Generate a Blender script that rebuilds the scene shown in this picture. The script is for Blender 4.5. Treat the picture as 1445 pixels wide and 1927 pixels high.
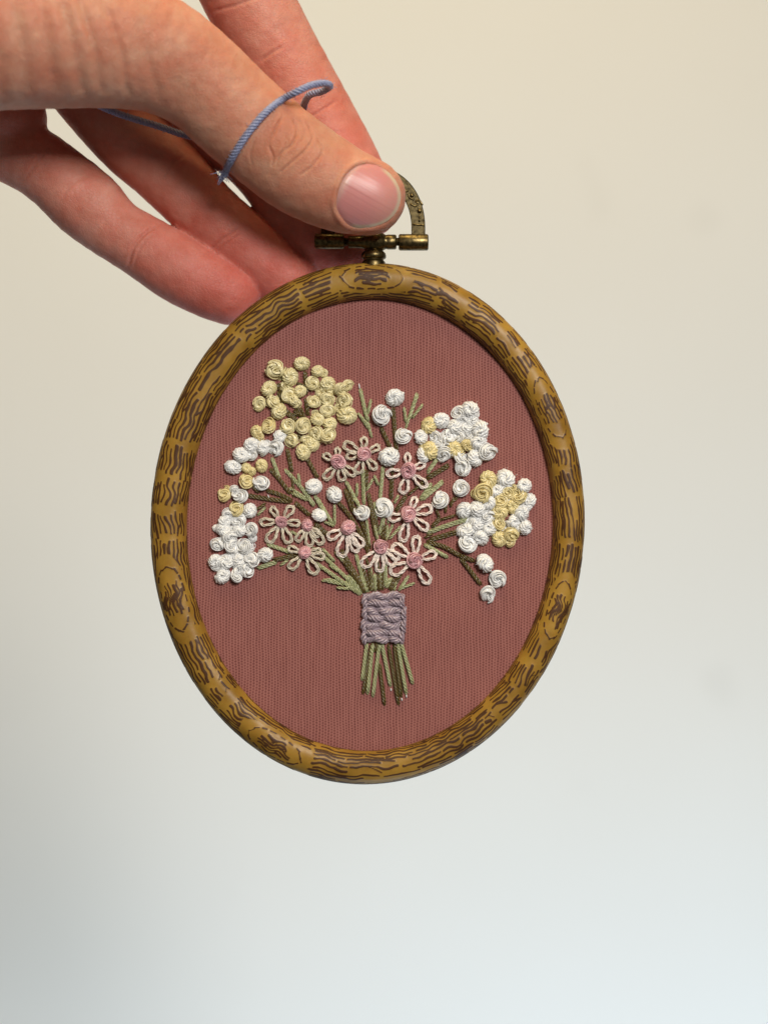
import bpy, math, random
import numpy as np
from mathutils import Vector

# ------------------------------------------------------------------ basics
# one "unit" below = 0.1 mm;  S turns units into metres.
# X right, Z up, Y away from the viewer; the cloth lies in the plane Y = 0.
S = 1e-4
D = 3000.0                      # camera to cloth, units
CX, CY = 722.5, 963.5
scene = bpy.context.scene
for o in list(bpy.data.objects):
    bpy.data.objects.remove(o)

# ------------------------------------------------------------------ camera
cam_d = bpy.data.cameras.new('Camera')
cam = bpy.data.objects.new('Camera', cam_d)
scene.collection.objects.link(cam)
scene.camera = cam
cam.location = (0, -D * S, 0)
cam.rotation_euler = (math.radians(90), 0, 0)
cam_d.sensor_fit = 'VERTICAL'
cam_d.sensor_height = 24.0
cam_d.lens = 24.0 * D / 1927.0
cam_d.clip_start = 0.01
cam_d.clip_end = 20
cam_d.dof.use_dof = True
cam_d.dof.focus_distance = (D - 15) * S
cam_d.dof.aperture_fstop = cam_d.lens / 5.5      # about 5.5 mm opening

# ------------------------------------------------------------------ light
world = bpy.data.worlds.new('World')
scene.world = world
world.use_nodes = True
bg = world.node_tree.nodes['Background']
bg.inputs['Color'].default_value = (1.0, 0.93, 0.82, 1)
bg.inputs['Strength'].default_value = 0.08


def area(name, loc, target, size, power, col, size_y=None):
    l = bpy.data.lights.new(name, 'AREA')
    l.energy = power
    l.color = col
    l.shape = 'RECTANGLE'
    l.size = size
    l.size_y = size_y or size
    o = bpy.data.objects.new(name, l)
    scene.collection.objects.link(o)
    o.location = loc
    d = Vector(target) - Vector(loc)
    o.rotation_euler = d.to_track_quat('-Z', 'Y').to_euler()
    return o


area('window_light', (0.31, -0.92, 0.42), (0, 0, 0), 0.26, 9.3, (1.0, 0.965, 0.905), 0.30)
area('ceiling_light', (-0.08, -0.10, 0.66), (-0.03, 0.65, -0.08), 0.5, 3.9, (1.0, 0.78, 0.40))
area('cool_window_light', (0.20, 0.18, -0.66), (0.02, 0.65, -0.44), 0.65, 4.4, (0.60, 0.80, 1.0))

scene.view_settings.view_transform = 'Standard'
scene.view_settings.look = 'None'
scene.view_settings.exposure = 0.0
scene.view_settings.gamma = 1.0
scene.render.engine = 'CYCLES'
scene.render.resolution_x = 767
scene.render.resolution_y = 1024
scene.cycles.samples = 192
scene.cycles.use_denoising = True

# ------------------------------------------------------------------ helpers
rng = np.random.default_rng(11)
random.seed(11)
COL = scene.collection
WL = {}                                          # world location of things


def U(px, py, d=0.0):
    """point seen at (px, py) that lies d units nearer than the cloth -> units"""
    k = 1 - d / D
    return np.array([(px - CX) * k, -d, (CY - py) * k])


def mesh_np(name, verts, faces, smooth=True):
    m = bpy.data.meshes.new(name)
    verts = np.asarray(verts, dtype=np.float32)
    faces = np.asarray(faces, dtype=np.int32)
    n, k = faces.shape
    m.vertices.add(len(verts))
    m.vertices.foreach_set('co', (verts * S).astype(np.float32).ravel())
    m.loops.add(n * k)
    m.loops.foreach_set('vertex_index', faces.ravel())
    m.polygons.add(n)
    m.polygons.foreach_set('loop_start', np.arange(0, n * k, k, dtype=np.int32))
    m.polygons.foreach_set('loop_total', np.full(n, k, dtype=np.int32))
    if smooth:
        m.polygons.foreach_set('use_smooth', np.ones(n, dtype=bool))
    m.update(calc_edges=True)
    m.validate()
    return m


def link(name, mesh, mat, parent=None, loc=(0, 0, 0)):
    """mesh object at world place loc (units)"""
    o = bpy.data.objects.new(name, mesh)
    COL.objects.link(o)
    loc = np.asarray(loc, float)
    WL[o.name] = loc
    if parent is not None:
        o.parent = parent
        o.location = (loc - WL[parent.name]) * S
    else:
        o.location = loc * S
    if mat is not None and mesh is not None and len(mesh.materials) == 0:
        mesh.materials.append(mat)
    return o


def tag(o, label, cat, group=None, kind=None):
    o['label'] = label
    o['category'] = cat
    if group:
        o['group'] = group
    if kind:
        o['kind'] = kind


def spline(P, n):
    """Catmull-Rom through the rows of P, n samples per span"""
    P = np.asarray(P, float)
    Q = np.vstack([2 * P[0] - P[1], P, 2 * P[-1] - P[-2]])
    out = []
    for i in range(1, len(Q) - 2):
        p0, p1, p2, p3 = Q[i - 1], Q[i], Q[i + 1], Q[i + 2]
        for t in np.arange(n) / n:
            out.append(0.5 * ((2 * p1) + (-p0 + p2) * t + (2 * p0 - 5 * p1 + 4 * p2 - p3) * t * t
                              + (-p0 + 3 * p1 - 3 * p2 + p3) * t ** 3))
    out.append(P[-1])
    return np.array(out)


def frames(path, closed=False):
    T = np.gradient(path, axis=0)
    if closed:
        T = np.roll(path, -1, 0) - np.roll(path, 1, 0)
    T /= np.linalg.norm(T, axis=1)[:, None] + 1e-9
    ref = np.array([0, 1.0, 0]) if abs(T[0][1]) < 0.9 else np.array([1.0, 0, 0])
    N = np.zeros_like(T)
    n = ref - T[0] * (ref @ T[0])
    n /= np.linalg.norm(n)
    for i in range(len(T)):
        n = n - T[i] * (n @ T[i])
        n /= np.linalg.norm(n) + 1e-9
        N[i] = n
    return T, N, np.cross(T, N)


def tube(path, r, sides=6, closed=False, cap=True, off=0):
    path = np.asarray(path, float)
    n = len(path)
    r = np.broadcast_to(np.asarray(r, float), (n,))
    T, N, B = frames(path, closed)
    a = np.arange(sides) * 2 * math.pi / sides
    V = path[:, None, :] + r[:, None, None] * (np.cos(a)[None, :, None] * N[:, None, :] + np.sin(a)[None, :, None] * B[:, None, :])
    V = V.reshape(-1, 3)
    F = []
    m = n if closed else n - 1
    i = np.arange(m)[:, None]
    j = np.arange(sides)[None, :]
    i2 = (i + 1) % n
    j2 = (j + 1) % sides
    F = np.stack([i * sides + j, i * sides + j2, i2 * sides + j2, i2 * sides + j], -1).reshape(-1, 4)
    if cap and not closed:
        V = np.vstack([V, path[0] - T[0] * r[0] * 0.5, path[-1] + T[-1] * r[-1] * 0.5])
        c0, c1 = len(V) - 2, len(V) - 1
        jj = np.arange(0, sides)
        k = (jj + 1) % sides
        F = np.vstack([F, np.stack([np.full(sides, c0), k, jj, np.full(sides, c0)], -1)[:, [0, 1, 2, 2]],
                       np.stack([np.full(sides, c1), (n - 1) * sides + jj, (n - 1) * sides + k, (n - 1) * sides + k], -1)])
    return V, F + off


class Acc:
    def __init__(self):
        self.V, self.F, self.n = [], [], 0

    def add(self, V, F):
        self.V.append(V)
        self.F.append(F + self.n)
        self.n += len(V)

    def get(self):
        return np.vstack(self.V), np.vstack(self.F)


def clean(name, V, F, smooth=True):
    """mesh from quads that may repeat their last index (= triangles)"""
    tri = (F[:, 2] == F[:, 3]) if F.shape[1] == 4 else None
    if tri is None or not tri.any():
        return mesh_np(name, V, F, smooth)
    m = bpy.data.meshes.new(name)
    fs = [tuple(f[:3]) if f[2] == f[3] else tuple(f) for f in F.tolist()]
    m.from_pydata((V * S).tolist(), [], fs)
    if smooth:
        m.polygons.foreach_set('use_smooth', np.ones(len(m.polygons), dtype=bool))
    m.update()
    return m


def rope(path, r, plies=3, pitch=20.0, sides=5, hand=1, taper=True, fluff=0.0, phase=None):
    """a twisted thread along path: (V, F)"""
    path = np.asarray(path, float)
    seg = np.linalg.norm(np.diff(path, axis=0), axis=1)
    s = np.r_[0, np.cumsum(seg)]
    n = max(4, int(s[-1] / (pitch / 7.0)) + 1)
    si = np.linspace(0, s[-1], n)
    p = np.stack([np.interp(si, s, path[:, k]) for k in range(3)], 1)
    T, N, B = frames(p)
    a = Acc()
    env = np.ones(n)
    if taper:
        e = np.minimum(si, s[-1] - si) / max(1e-6, r * 1.6)
        env = 0.55 + 0.45 * np.clip(e, 0, 1)
    ph0 = rng.uniform(0, 6.28) if phase is None else phase
    ro = r * (0.0 if plies == 1 else (0.55 if plies == 2 else 0.62))
    rp = r * {1: 1.0, 2: 0.48, 3: 0.41, 4: 0.36, 5: 0.32}.get(plies, 0.30)
    for k in range(plies):
        ph = ph0 + 2 * math.pi * k / plies + hand * 2 * math.pi * si / pitch
        c = p + (ro * env)[:, None] * (np.cos(ph)[:, None] * N + np.sin(ph)[:, None] * B)
        if fluff:
            c = c + rng.normal(0, fluff, c.shape)
        a.add(*tube(c, rp * env, sides))
    return a.get()


def lathe(profile, axis0, axis1, n=40):
    """profile rows (t along axis in units from axis0, radius)"""
    A = np.asarray(axis0, float)
    ax = np.asarray(axis1, float) - A
    ax /= np.linalg.norm(ax)
    ref = np.array([0, 1.0, 0]) if abs(ax[1]) < 0.9 else np.array([1.0, 0, 0])
    u = np.cross(ax, ref)
    u /= np.linalg.norm(u)
    v = np.cross(ax, u)
    a = np.arange(n) * 2 * math.pi / n
    pr = np.asarray(profile, float)
    V = A + pr[:, 0][:, None, None] * ax + pr[:, 1][:, None, None] * (np.cos(a)[None, :, None] * u + np.sin(a)[None, :, None] * v)
    m = len(pr)
    i = np.arange(m - 1)[:, None]
    j = np.arange(n)[None, :]
    j2 = (j + 1) % n
    F = np.stack([i * n + j, i * n + j2, (i + 1) * n + j2, (i + 1) * n + j], -1).reshape(-1, 4)
    return V.reshape(-1, 3), F


class Noise2:
    """smooth value noise, periodic in x"""
    def __init__(self, seed, nx, ny):
        self.g = np.random.default_rng(seed).uniform(-1, 1, (nx, ny))
        self.nx, self.ny = nx, ny

    def __call__(self, x, y):
        xi = np.floor(x).astype(int)
        yi = np.floor(y).astype(int)
        fx, fy = x - xi, y - yi
        fx = fx * fx * fx * (fx * (fx * 6 - 15) + 10)
        fy = fy * fy * fy * (fy * (fy * 6 - 15) + 10)
        g = self.g
        a = g[xi % self.nx, yi % self.ny]
        b = g[(xi + 1) % self.nx, yi % self.ny]
        c = g[xi % self.nx, (yi + 1) % self.ny]
        d = g[(xi + 1) % self.nx, (yi + 1) % self.ny]
        return (a * (1 - fx) + b * fx) * (1 - fy) + (c * (1 - fx) + d * fx) * fy


# ------------------------------------------------------------------ materials
def new_mat(name):
    m = bpy.data.materials.new(name)
    m.use_nodes = True
    nt = m.node_tree
    b = nt.nodes['Principled BSDF']
    return m, nt, b


def nd(nt, typ, **kw):
    n = nt.nodes.new(typ)
    for k, v in kw.items():
        setattr(n, k, v)
    return n


def thread_mat(name, c0, c1, rough=0.34, fiber=9000.0, spec=0.45, sss=0.0):
    m, nt, b = new_mat(name)
    tc = nd(nt, 'ShaderNodeTexCoord')
    nz = nd(nt, 'ShaderNodeTexNoise')
    nz.inputs['Scale'].default_value = fiber * 0.35
    nz.inputs['Detail'].default_value = 3
    rp = nd(nt, 'ShaderNodeValToRGB')
    rp.color_ramp.elements[0].position = 0.3
    rp.color_ramp.elements[0].color = (*c0, 1)
    rp.color_ramp.elements[1].position = 0.7
    rp.color_ramp.elements[1].color = (*c1, 1)
    bp = nd(nt, 'ShaderNodeBump')
    bp.inputs['Strength'].default_value = 0.5
    bp.inputs['Distance'].default_value = 0.00005
    L = nt.links.new
    L(tc.outputs['Object'], nz.inputs['Vector'])
    L(nz.outputs['Fac'], rp.inputs['Fac'])
    L(rp.outputs['Color'], b.inputs['Base Color'])
    L(nz.outputs['Fac'], bp.inputs['Height'])
    L(bp.outputs['Normal'], b.inputs['Normal'])
    b.inputs['Roughness'].default_value = rough
    b.inputs['Specular IOR Level'].default_value = spec + 0.35
    b.inputs['Sheen Weight'].default_value = 0.1
    b.inputs['Sheen Roughness'].default_value = 0.4
    if sss:
        b.inputs['Subsurface Weight'].default_value = sss
        b.inputs['Subsurface Scale'].default_value = 0.0004
        b.inputs['Subsurface Radius'].default_value = (1, 1, 1)
    return m


M_WHITE = thread_mat('white_thread', (0.78, 0.77, 0.76), (0.90, 0.90, 0.89), 0.31)
M_YELLOW = thread_mat('yellow_thread', (0.60, 0.50, 0.22), (0.86, 0.77, 0.46), 0.31)
M_YELLOW2 = thread_mat('warm_yellow_thread', (0.66, 0.52, 0.21), (0.84, 0.72, 0.38), 0.31)
M_PINK = thread_mat('pink_thread', (0.60, 0.28, 0.31), (0.80, 0.47, 0.50), 0.31)
M_BEIGE = thread_mat('beige_thread', (0.56, 0.49, 0.37), (0.78, 0.70, 0.57), 0.31)
M_BLUSH = thread_mat('blush_thread', (0.82, 0.68, 0.60), (0.94, 0.85, 0.78), 0.31)
M_GREEN = thread_mat('green_thread', (0.27, 0.29, 0.13), (0.56, 0.57, 0.32), 0.31)
M_OLIVE = thread_mat('olive_brown_thread', (0.072, 0.048, 0.009), (0.17, 0.118, 0.028), 0.31)
M_MAUVE = thread_mat('mauve_thread', (0.25, 0.185, 0.225), (0.49, 0.39, 0.435), 0.31)
M_BLUE = thread_mat('blue_thread', (0.19, 0.205, 0.35), (0.33, 0.37, 0.56), 0.5)


def mat_cloth():
    m, nt, b = new_mat('rose_linen')
    L = nt.links.new
    tc = nd(nt, 'ShaderNodeTexCoord')
    mp = nd(nt, 'ShaderNodeMapping')
    mp.inputs['Scale'].default_value = (1 / S, 1 / S, 1 / S)
    L(tc.outputs['Object'], mp.inputs['Vector'])
    # slow wander of the threads
    nz = nd(nt, 'ShaderNodeTexNoise')
    nz.inputs['Scale'].default_value = 0.012
    nz.inputs['Detail'].default_value = 2
    L(mp.outputs['Vector'], nz.inputs['Vector'])
    nz2 = nd(nt, 'ShaderNodeTexNoise')
    nz2.inputs['Scale'].default_value = 0.11
    nz2.inputs['Detail'].default_value = 2
    L(mp.outputs['Vector'], nz2.inputs['Vector'])
    sub = nd(nt, 'ShaderNodeVectorMath', operation='SUBTRACT')
    sub.inputs[1].default_value = (0.5, 0.5, 0.5)
    L(nz.outputs['Color'], sub.inputs[0])
    mul = nd(nt, 'ShaderNodeVectorMath', operation='SCALE')
    mul.inputs['Scale'].default_value = 9.0
    L(sub.outputs[0], mul.inputs[0])
    sub2 = nd(nt, 'ShaderNodeVectorMath', operation='SUBTRACT')
    sub2.inputs[1].default_value = (0.5, 0.5, 0.5)
    L(nz2.outputs['Color'], sub2.inputs[0])
    mul2 = nd(nt, 'ShaderNodeVectorMath', operation='SCALE')
    mul2.inputs['Scale'].default_value = 2.0
    L(sub2.outputs[0], mul2.inputs[0])
    ad = nd(nt, 'ShaderNodeVectorMath', operation='ADD')
    L(mp.outputs['Vector'], ad.inputs[0])
    L(mul.outputs[0], ad.inputs[1])
    ad2 = nd(nt, 'ShaderNodeVectorMath', operation='ADD')
    L(ad.outputs[0], ad2.inputs[0])
    L(mul2.outputs[0], ad2.inputs[1])
    sx = nd(nt, 'ShaderNodeSeparateXYZ')
    L(ad2.outputs[0], sx.inputs[0])

    def math_(op, a, c=None):
        n = nd(nt, 'ShaderNodeMath', operation=op)
        for i, v in enumerate((a, c)):
            if v is None:
                continue
            if isinstance(v, (int, float)):
                n.inputs[i].default_value = v
            else:
                L(v, n.inputs[i])
        return n.outputs[0]

    kx = 2 * math.pi / 5.6
    ky = 2 * math.pi / 5.2
    ax = math_('MULTIPLY', sx.outputs['X'], kx)
    warp = math_('SINE', ax)
    # weft crossings, shifted by half a pitch on every other rib
    cell = math_('FLOOR', math_('DIVIDE', math_('ADD', sx.outputs['X'], 1.4 + 2.8), 5.6))
    shift = math_('MULTIPLY', math_('MODULO', math_('ABSOLUTE', cell), 2.0), math.pi)
    weft = math_('SINE', math_('ADD', math_('MULTIPLY', sx.outputs['Z'], ky), shift))
    h = math_('ADD', math_('MULTIPLY', warp, 0.54), math_('MULTIPLY', weft, 0.46))
    hn = math_('ADD', math_('MULTIPLY', h, 0.5), 0.5)
    # slubs
    sl = nd(nt, 'ShaderNodeTexNoise')
    sl.inputs['Scale'].default_value = 1.0
    sl.inputs['Detail'].default_value = 2
    mp2 = nd(nt, 'ShaderNodeMapping')
    mp2.inputs['Scale'].default_value = (0.16, 0.1, 0.016)
    L(mp.outputs['Vector'], mp2.inputs['Vector'])
    L(mp2.outputs['Vector'], sl.inputs['Vector'])
    fac = math_('ADD', math_('MULTIPLY', hn, 0.75), math_('MULTIPLY', sl.outputs['Fac'], 0.35))
    rp = nd(nt, 'ShaderNodeValToRGB')
    e = rp.color_ramp.elements
    e[0].position, e[0].color = 0.18, (0.155, 0.050, 0.045, 1)
    e[1].position, e[1].color = 0.85, (0.39, 0.163, 0.140, 1)
    x = e.new(0.5)
    x.color = (0.275, 0.097, 0.085, 1)
    L(fac, rp.inputs['Fac'])
    L(rp.outputs['Color'], b.inputs['Base Color'])
    bp = nd(nt, 'ShaderNodeBump')
    bp.inputs['Strength'].default_value = 0.55
    bp.inputs['Distance'].default_value = 0.00010
    L(fac, bp.inputs['Height'])
    L(bp.outputs['Normal'], b.inputs['Normal'])
    b.inputs['Roughness'].default_value = 0.85
    b.inputs['Specular IOR Level'].default_value = 0.2
    b.inputs['Sheen Weight'].default_value = 0.12
    return m


def mat_frame():
    m, nt, b = new_mat('wood_look_vinyl')
    L = nt.links.new
    at = nd(nt, 'ShaderNodeAttribute', attribute_name='grain')
    tc = nd(nt, 'ShaderNodeTexCoord')
    nz = nd(nt, 'ShaderNodeTexNoise')
    nz.inputs['Scale'].default_value = 160
    nz.inputs['Detail'].default_value = 4
    L(tc.outputs['Object'], nz.inputs['Vector'])
    och = nd(nt, 'ShaderNodeValToRGB')
    och.color_ramp.elements[0].position = 0.3
    och.color_ramp.elements[0].color = (0.225, 0.112, 0.012, 1)
    och.color_ramp.elements[1].position = 0.72
    och.color_ramp.elements[1].color = (0.42, 0.235, 0.036, 1)
    L(nz.outputs['Fac'], och.inputs['Fac'])
    brn = nd(nt, 'ShaderNodeValToRGB')
    brn.color_ramp.elements[0].position = 0.3
    brn.color_ramp.elements[0].color = (0.045, 0.015, 0.004, 1)
    brn.color_ramp.elements[1].position = 0.72
    brn.color_ramp.elements[1].color = (0.092, 0.036, 0.010, 1)
    L(nz.outputs['Fac'], brn.inputs['Fac'])
    st = nd(nt, 'ShaderNodeMapRange')
    st.inputs['From Min'].default_value = -0.16
    st.inputs['From Max'].default_value = 0.16
    L(at.outputs['Fac'], st.inputs['Value'])
    mx = nd(nt, 'ShaderNodeMix', data_type='RGBA')
    L(st.outputs[0], mx.inputs['Factor'])
    L(och.outputs['Color'], mx.inputs[6])
    L(brn.outputs['Color'], mx.inputs[7])
    L(mx.outputs[2], b.inputs['Base Color'])
    rr = nd(nt, 'ShaderNodeMapRange')
    rr.inputs['To Min'].default_value = 0.40
    rr.inputs['To Max'].default_value = 0.50
    L(st.outputs[0], rr.inputs['Value'])
    L(rr.outputs[0], b.inputs['Roughness'])
    n2 = nd(nt, 'ShaderNodeTexNoise')
    n2.inputs['Scale'].default_value = 900
    n2.inputs['Detail'].default_value = 3
    L(tc.outputs['Object'], n2.inputs['Vector'])
    bp = nd(nt, 'ShaderNodeBump')
    bp.inputs['Strength'].default_value = 0.25
    bp.inputs['Distance'].default_value = 0.0001
    L(n2.outputs['Fac'], bp.inputs['Height'])
    L(bp.outputs['Normal'], b.inputs['Normal'])
    b.inputs['Specular IOR Level'].default_value = 0.33
    b.inputs['Subsurface Weight'].default_value = 0.12
    b.inputs['Subsurface Scale'].default_value = 0.0008
    return m


def mat_brass(c0=(0.055, 0.042, 0.020), c1=(0.24, 0.175, 0.075), name='antique_brass'):
    m, nt, b = new_mat(name)
    L = nt.links.new
    tc = nd(nt, 'ShaderNodeTexCoord')
    nz = nd(nt, 'ShaderNodeTexNoise')
    nz.inputs['Scale'].default_value = 1500
    nz.inputs['Detail'].default_value = 5
    L(tc.outputs['Object'], nz.inputs['Vector'])
    rp = nd(nt, 'ShaderNodeValToRGB')
    rp.color_ramp.elements[0].position = 0.32
    rp.color_ramp.elements[0].color = (*c0, 1)
    rp.color_ramp.elements[1].position = 0.68
    rp.color_ramp.elements[1].color = (*c1, 1)
    L(nz.outputs['Fac'], rp.inputs['Fac'])
    L(rp.outputs['Color'], b.inputs['Base Color'])
    b.inputs['Metallic'].default_value = 1.0
    mr = nd(nt, 'ShaderNodeMapRange')
    mr.inputs['To Min'].default_value = 0.48
    mr.inputs['To Max'].default_value = 0.28
    L(nz.outputs['Fac'], mr.inputs['Value'])
    L(mr.outputs[0], b.inputs['Roughness'])
    bp = nd(nt, 'ShaderNodeBump')
    bp.inputs['Strength'].default_value = 0.15
    bp.inputs['Distance'].default_value = 0.00004
    L(nz.outputs['Fac'], bp.inputs['Height'])
    L(bp.outputs['Normal'], b.inputs['Normal'])
    return m


def mat_skin():
    m, nt, b = new_mat('skin')
    L = nt.links.new
    at = nd(nt, 'ShaderNodeAttribute', attribute_name='skin_tone')
    tc = nd(nt, 'ShaderNodeTexCoord')
    nz = nd(nt, 'ShaderNodeTexNoise')
    nz.inputs['Scale'].default_value = 150
    nz.inputs['Detail'].default_value = 8
    nz.inputs['Roughness'].default_value = 0.72
    L(tc.outputs['Object'], nz.inputs['Vector'])
    rp = nd(nt, 'ShaderNodeValToRGB')
    rp.color_ramp.elements[0].position = 0.3
    rp.color_ramp.elements[0].color = (0.82, 0.66, 0.60, 1)
    rp.color_ramp.elements[1].position = 0.7
    rp.color_ramp.elements[1].color = (1.0, 1.0, 1.0, 1)
    L(nz.outputs['Fac'], rp.inputs['Fac'])
    mx = nd(nt, 'ShaderNodeMix', data_type='RGBA', blend_type='MULTIPLY')
    mx.inputs['Factor'].default_value = 1.0
    L(at.outputs['Color'], mx.inputs[6])
    L(rp.outputs['Color'], mx.inputs[7])
    L(mx.outputs[2], b.inputs['Base Color'])
    vo = nd(nt, 'ShaderNodeTexVoronoi', feature='DISTANCE_TO_EDGE')
    vo.inputs['Scale'].default_value = 1500
    L(tc.outputs['Object'], vo.inputs['Vector'])
    n2 = nd(nt, 'ShaderNodeTexNoise')
    n2.inputs['Scale'].default_value = 700
    n2.inputs['Detail'].default_value = 4
    L(tc.outputs['Object'], n2.inputs['Vector'])
    vr = nd(nt, 'ShaderNodeMapRange')
    vr.inputs['From Max'].default_value = 0.12
    L(vo.outputs['Distance'], vr.inputs['Value'])
    av = nd(nt, 'ShaderNodeMath', operation='MULTIPLY_ADD')
    av.inputs[1].default_value = 0.28
    L(vr.outputs[0], av.inputs[0])
    L(n2.outputs['Fac'], av.inputs[2])
    bp = nd(nt, 'ShaderNodeBump')
    bp.inputs['Strength'].default_value = 0.62
    bp.inputs['Distance'].default_value = 0.0002
    pr = nd(nt, 'ShaderNodeAttribute', attribute_name='pad_r')
    pw = nd(nt, 'ShaderNodeAttribute', attribute_name='pad_w')
    m1 = nd(nt, 'ShaderNodeMath', operation='MULTIPLY_ADD')
    m1.inputs[1].default_value = 2 * math.pi / 5.2
    n3_ = nd(nt, 'ShaderNodeTexNoise')
    n3_.inputs['Scale'].default_value = 350
    L(tc.outputs['Object'], n3_.inputs['Vector'])
    m0 = nd(nt, 'ShaderNodeMath', operation='MULTIPLY')
    m0.inputs[1].default_value = 9.0
    L(n3_.outputs['Fac'], m0.inputs[0])
    L(pr.outputs['Fac'], m1.inputs[0])
    L(m0.outputs[0], m1.inputs[2])
    m2 = nd(nt, 'ShaderNodeMath', operation='SINE')
    L(m1.outputs[0], m2.inputs[0])
    m3 = nd(nt, 'ShaderNodeMath', operation='MULTIPLY')
    L(m2.outputs[0], m3.inputs[0])
    L(pw.outputs['Fac'], m3.inputs[1])
    m4 = nd(nt, 'ShaderNodeMath', operation='MULTIPLY_ADD')
    m4.inputs[1].default_value = 0.05
    L(m3.outputs[0], m4.inputs[0])
    L(av.outputs[0], m4.inputs[2])
    L(m4.outputs[0], bp.inputs['Height'])
    L(bp.outputs['Normal'], b.inputs['Normal'])
    b.inputs['Roughness'].default_value = 0.52
    b.inputs['Specular IOR Level'].default_value = 0.32
    b.inputs['Subsurface Weight'].default_value = 0.45
    b.inputs['Subsurface Scale'].default_value = 0.0022
    b.inputs['Subsurface Radius'].default_value = (1.0, 0.32, 0.18)
    return m


def mat_nail():
    m, nt, b = new_mat('fingernail')
    L = nt.links.new
    at = nd(nt, 'ShaderNodeAttribute', attribute_name='skin_tone')
    L(at.outputs['Color'], b.inputs['Base Color'])
    uv = nd(nt, 'ShaderNodeAttribute', attribute_name='across')
    nz = nd(nt, 'ShaderNodeTexNoise', noise_dimensions='1D')
    nz.inputs['Scale'].default_value = 5
    nz.inputs['Detail'].default_value = 3
    L(uv.outputs['Fac'], nz.inputs['W'])
    bp = nd(nt, 'ShaderNodeBump')
    bp.inputs['Strength'].default_value = 0.35
    bp.inputs['Distance'].default_value = 0.0002
    L(nz.outputs['Fac'], bp.inputs['Height'])
    L(bp.outputs['Normal'], b.inputs['Normal'])
    b.inputs['Roughness'].default_value = 0.36
    b.inputs['Specular IOR Level'].default_value = 0.5
    b.inputs['Subsurface Weight'].default_value = 0.3
    b.inputs['Subsurface Scale'].default_value = 0.001
    return m


def mat_wall():
    m, nt, b = new_mat('painted_wall')
    L = nt.links.new
    tc = nd(nt, 'ShaderNodeTexCoord')
    nz = nd(nt, 'ShaderNodeTexNoise')
    nz.inputs['Scale'].default_value = 3.0
    nz.inputs['Detail'].default_value = 5
    L(tc.outputs['Object'], nz.inputs['Vector'])
    rp = nd(nt, 'ShaderNodeValToRGB')
    rp.color_ramp.elements[0].position = 0.3
    rp.color_ramp.elements[0].color = (0.83, 0.81, 0.77, 1)
    rp.color_ramp.elements[1].position = 0.7
    rp.color_ramp.elements[1].color = (0.86, 0.845, 0.81, 1)
    L(nz.outputs['Fac'], rp.inputs['Fac'])
    sm = nd(nt, 'ShaderNodeTexNoise')
    sm.inputs['Scale'].default_value = 14
    sm.inputs['Detail'].default_value = 1
    L(tc.outputs['Object'], sm.inputs['Vector'])
    sr = nd(nt, 'ShaderNodeMapRange')
    sr.inputs['From Min'].default_value = 0.70
    sr.inputs['From Max'].default_value = 0.80
    sr.inputs['To Max'].default_value = 0.14
    L(sm.outputs['Fac'], sr.inputs['Value'])
    mxw = nd(nt, 'ShaderNodeMix', data_type='RGBA')
    mxw.inputs[7].default_value = (0.55, 0.53, 0.49, 1)
    L(sr.outputs[0], mxw.inputs['Factor'])
    L(rp.outputs['Color'], mxw.inputs[6])
    L(mxw.outputs[2], b.inputs['Base Color'])
    n2 = nd(nt, 'ShaderNodeTexNoise')
    n2.inputs['Scale'].default_value = 90
    n2.inputs['Detail'].default_value = 3
    L(tc.outputs['Object'], n2.inputs['Vector'])
    bp = nd(nt, 'ShaderNodeBump')
    bp.inputs['Strength'].default_value = 0.15
    bp.inputs['Distance'].default_value = 0.001
    L(n2.outputs['Fac'], bp.inputs['Height'])
    L(bp.outputs['Normal'], b.inputs['Normal'])
    b.inputs['Roughness'].default_value = 0.75
    b.inputs['Specular IOR Level'].default_value = 0.25
    return m


M_CLOTH, M_FRAME, M_BRASS = mat_cloth(), mat_frame(), mat_brass()
M_BRONZE = mat_brass((0.035, 0.027, 0.014), (0.13, 0.098, 0.046), 'aged_bronze')
M_SKIN, M_NAIL, M_WALL = mat_skin(), mat_nail(), mat_wall()

# ------------------------------------------------------------------ the wall
WY = 6500.0
Vw = [(-16000, WY, -14000), (16000, WY, -14000), (16000, WY, 14000), (-16000, WY, 14000)]
wall = link('wall', mesh_np('wall', Vw, [(0, 1, 2, 3)], False), M_WALL)
wall['kind'] = 'structure'

# ------------------------------------------------------------------ the hoop
TILT = math.radians(2.2)                       # major axis leans a little to the right
OC, OA, OB = np.array([691.6, 985.3]), 406.0, 488.8
IC, IA, IB = np.array([696.2, 988.0]), 345.3, 426.3


def ell(c, a, b, th):
    """th from the right, counter-clockwise in the picture -> px, py"""
    x, y = a * np.cos(th), b * np.sin(th)
    ct, st = math.cos(TILT), math.sin(TILT)
    return np.stack([c[0] + x * ct + y * st, c[1] - (-x * st + y * ct)], -1)


hoop = bpy.data.objects.new('embroidery_hoop', None)
COL.objects.link(hoop)
hoop_loc = U(700, 1474, 0)
hoop.location = hoop_loc * S
hoop.empty_display_size = 0.01
WL[hoop.name] = hoop_loc
tag(hoop, 'oval wood-look embroidery hoop, ochre with brown grain, brass hanger on top', 'embroidery hoop')

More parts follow.
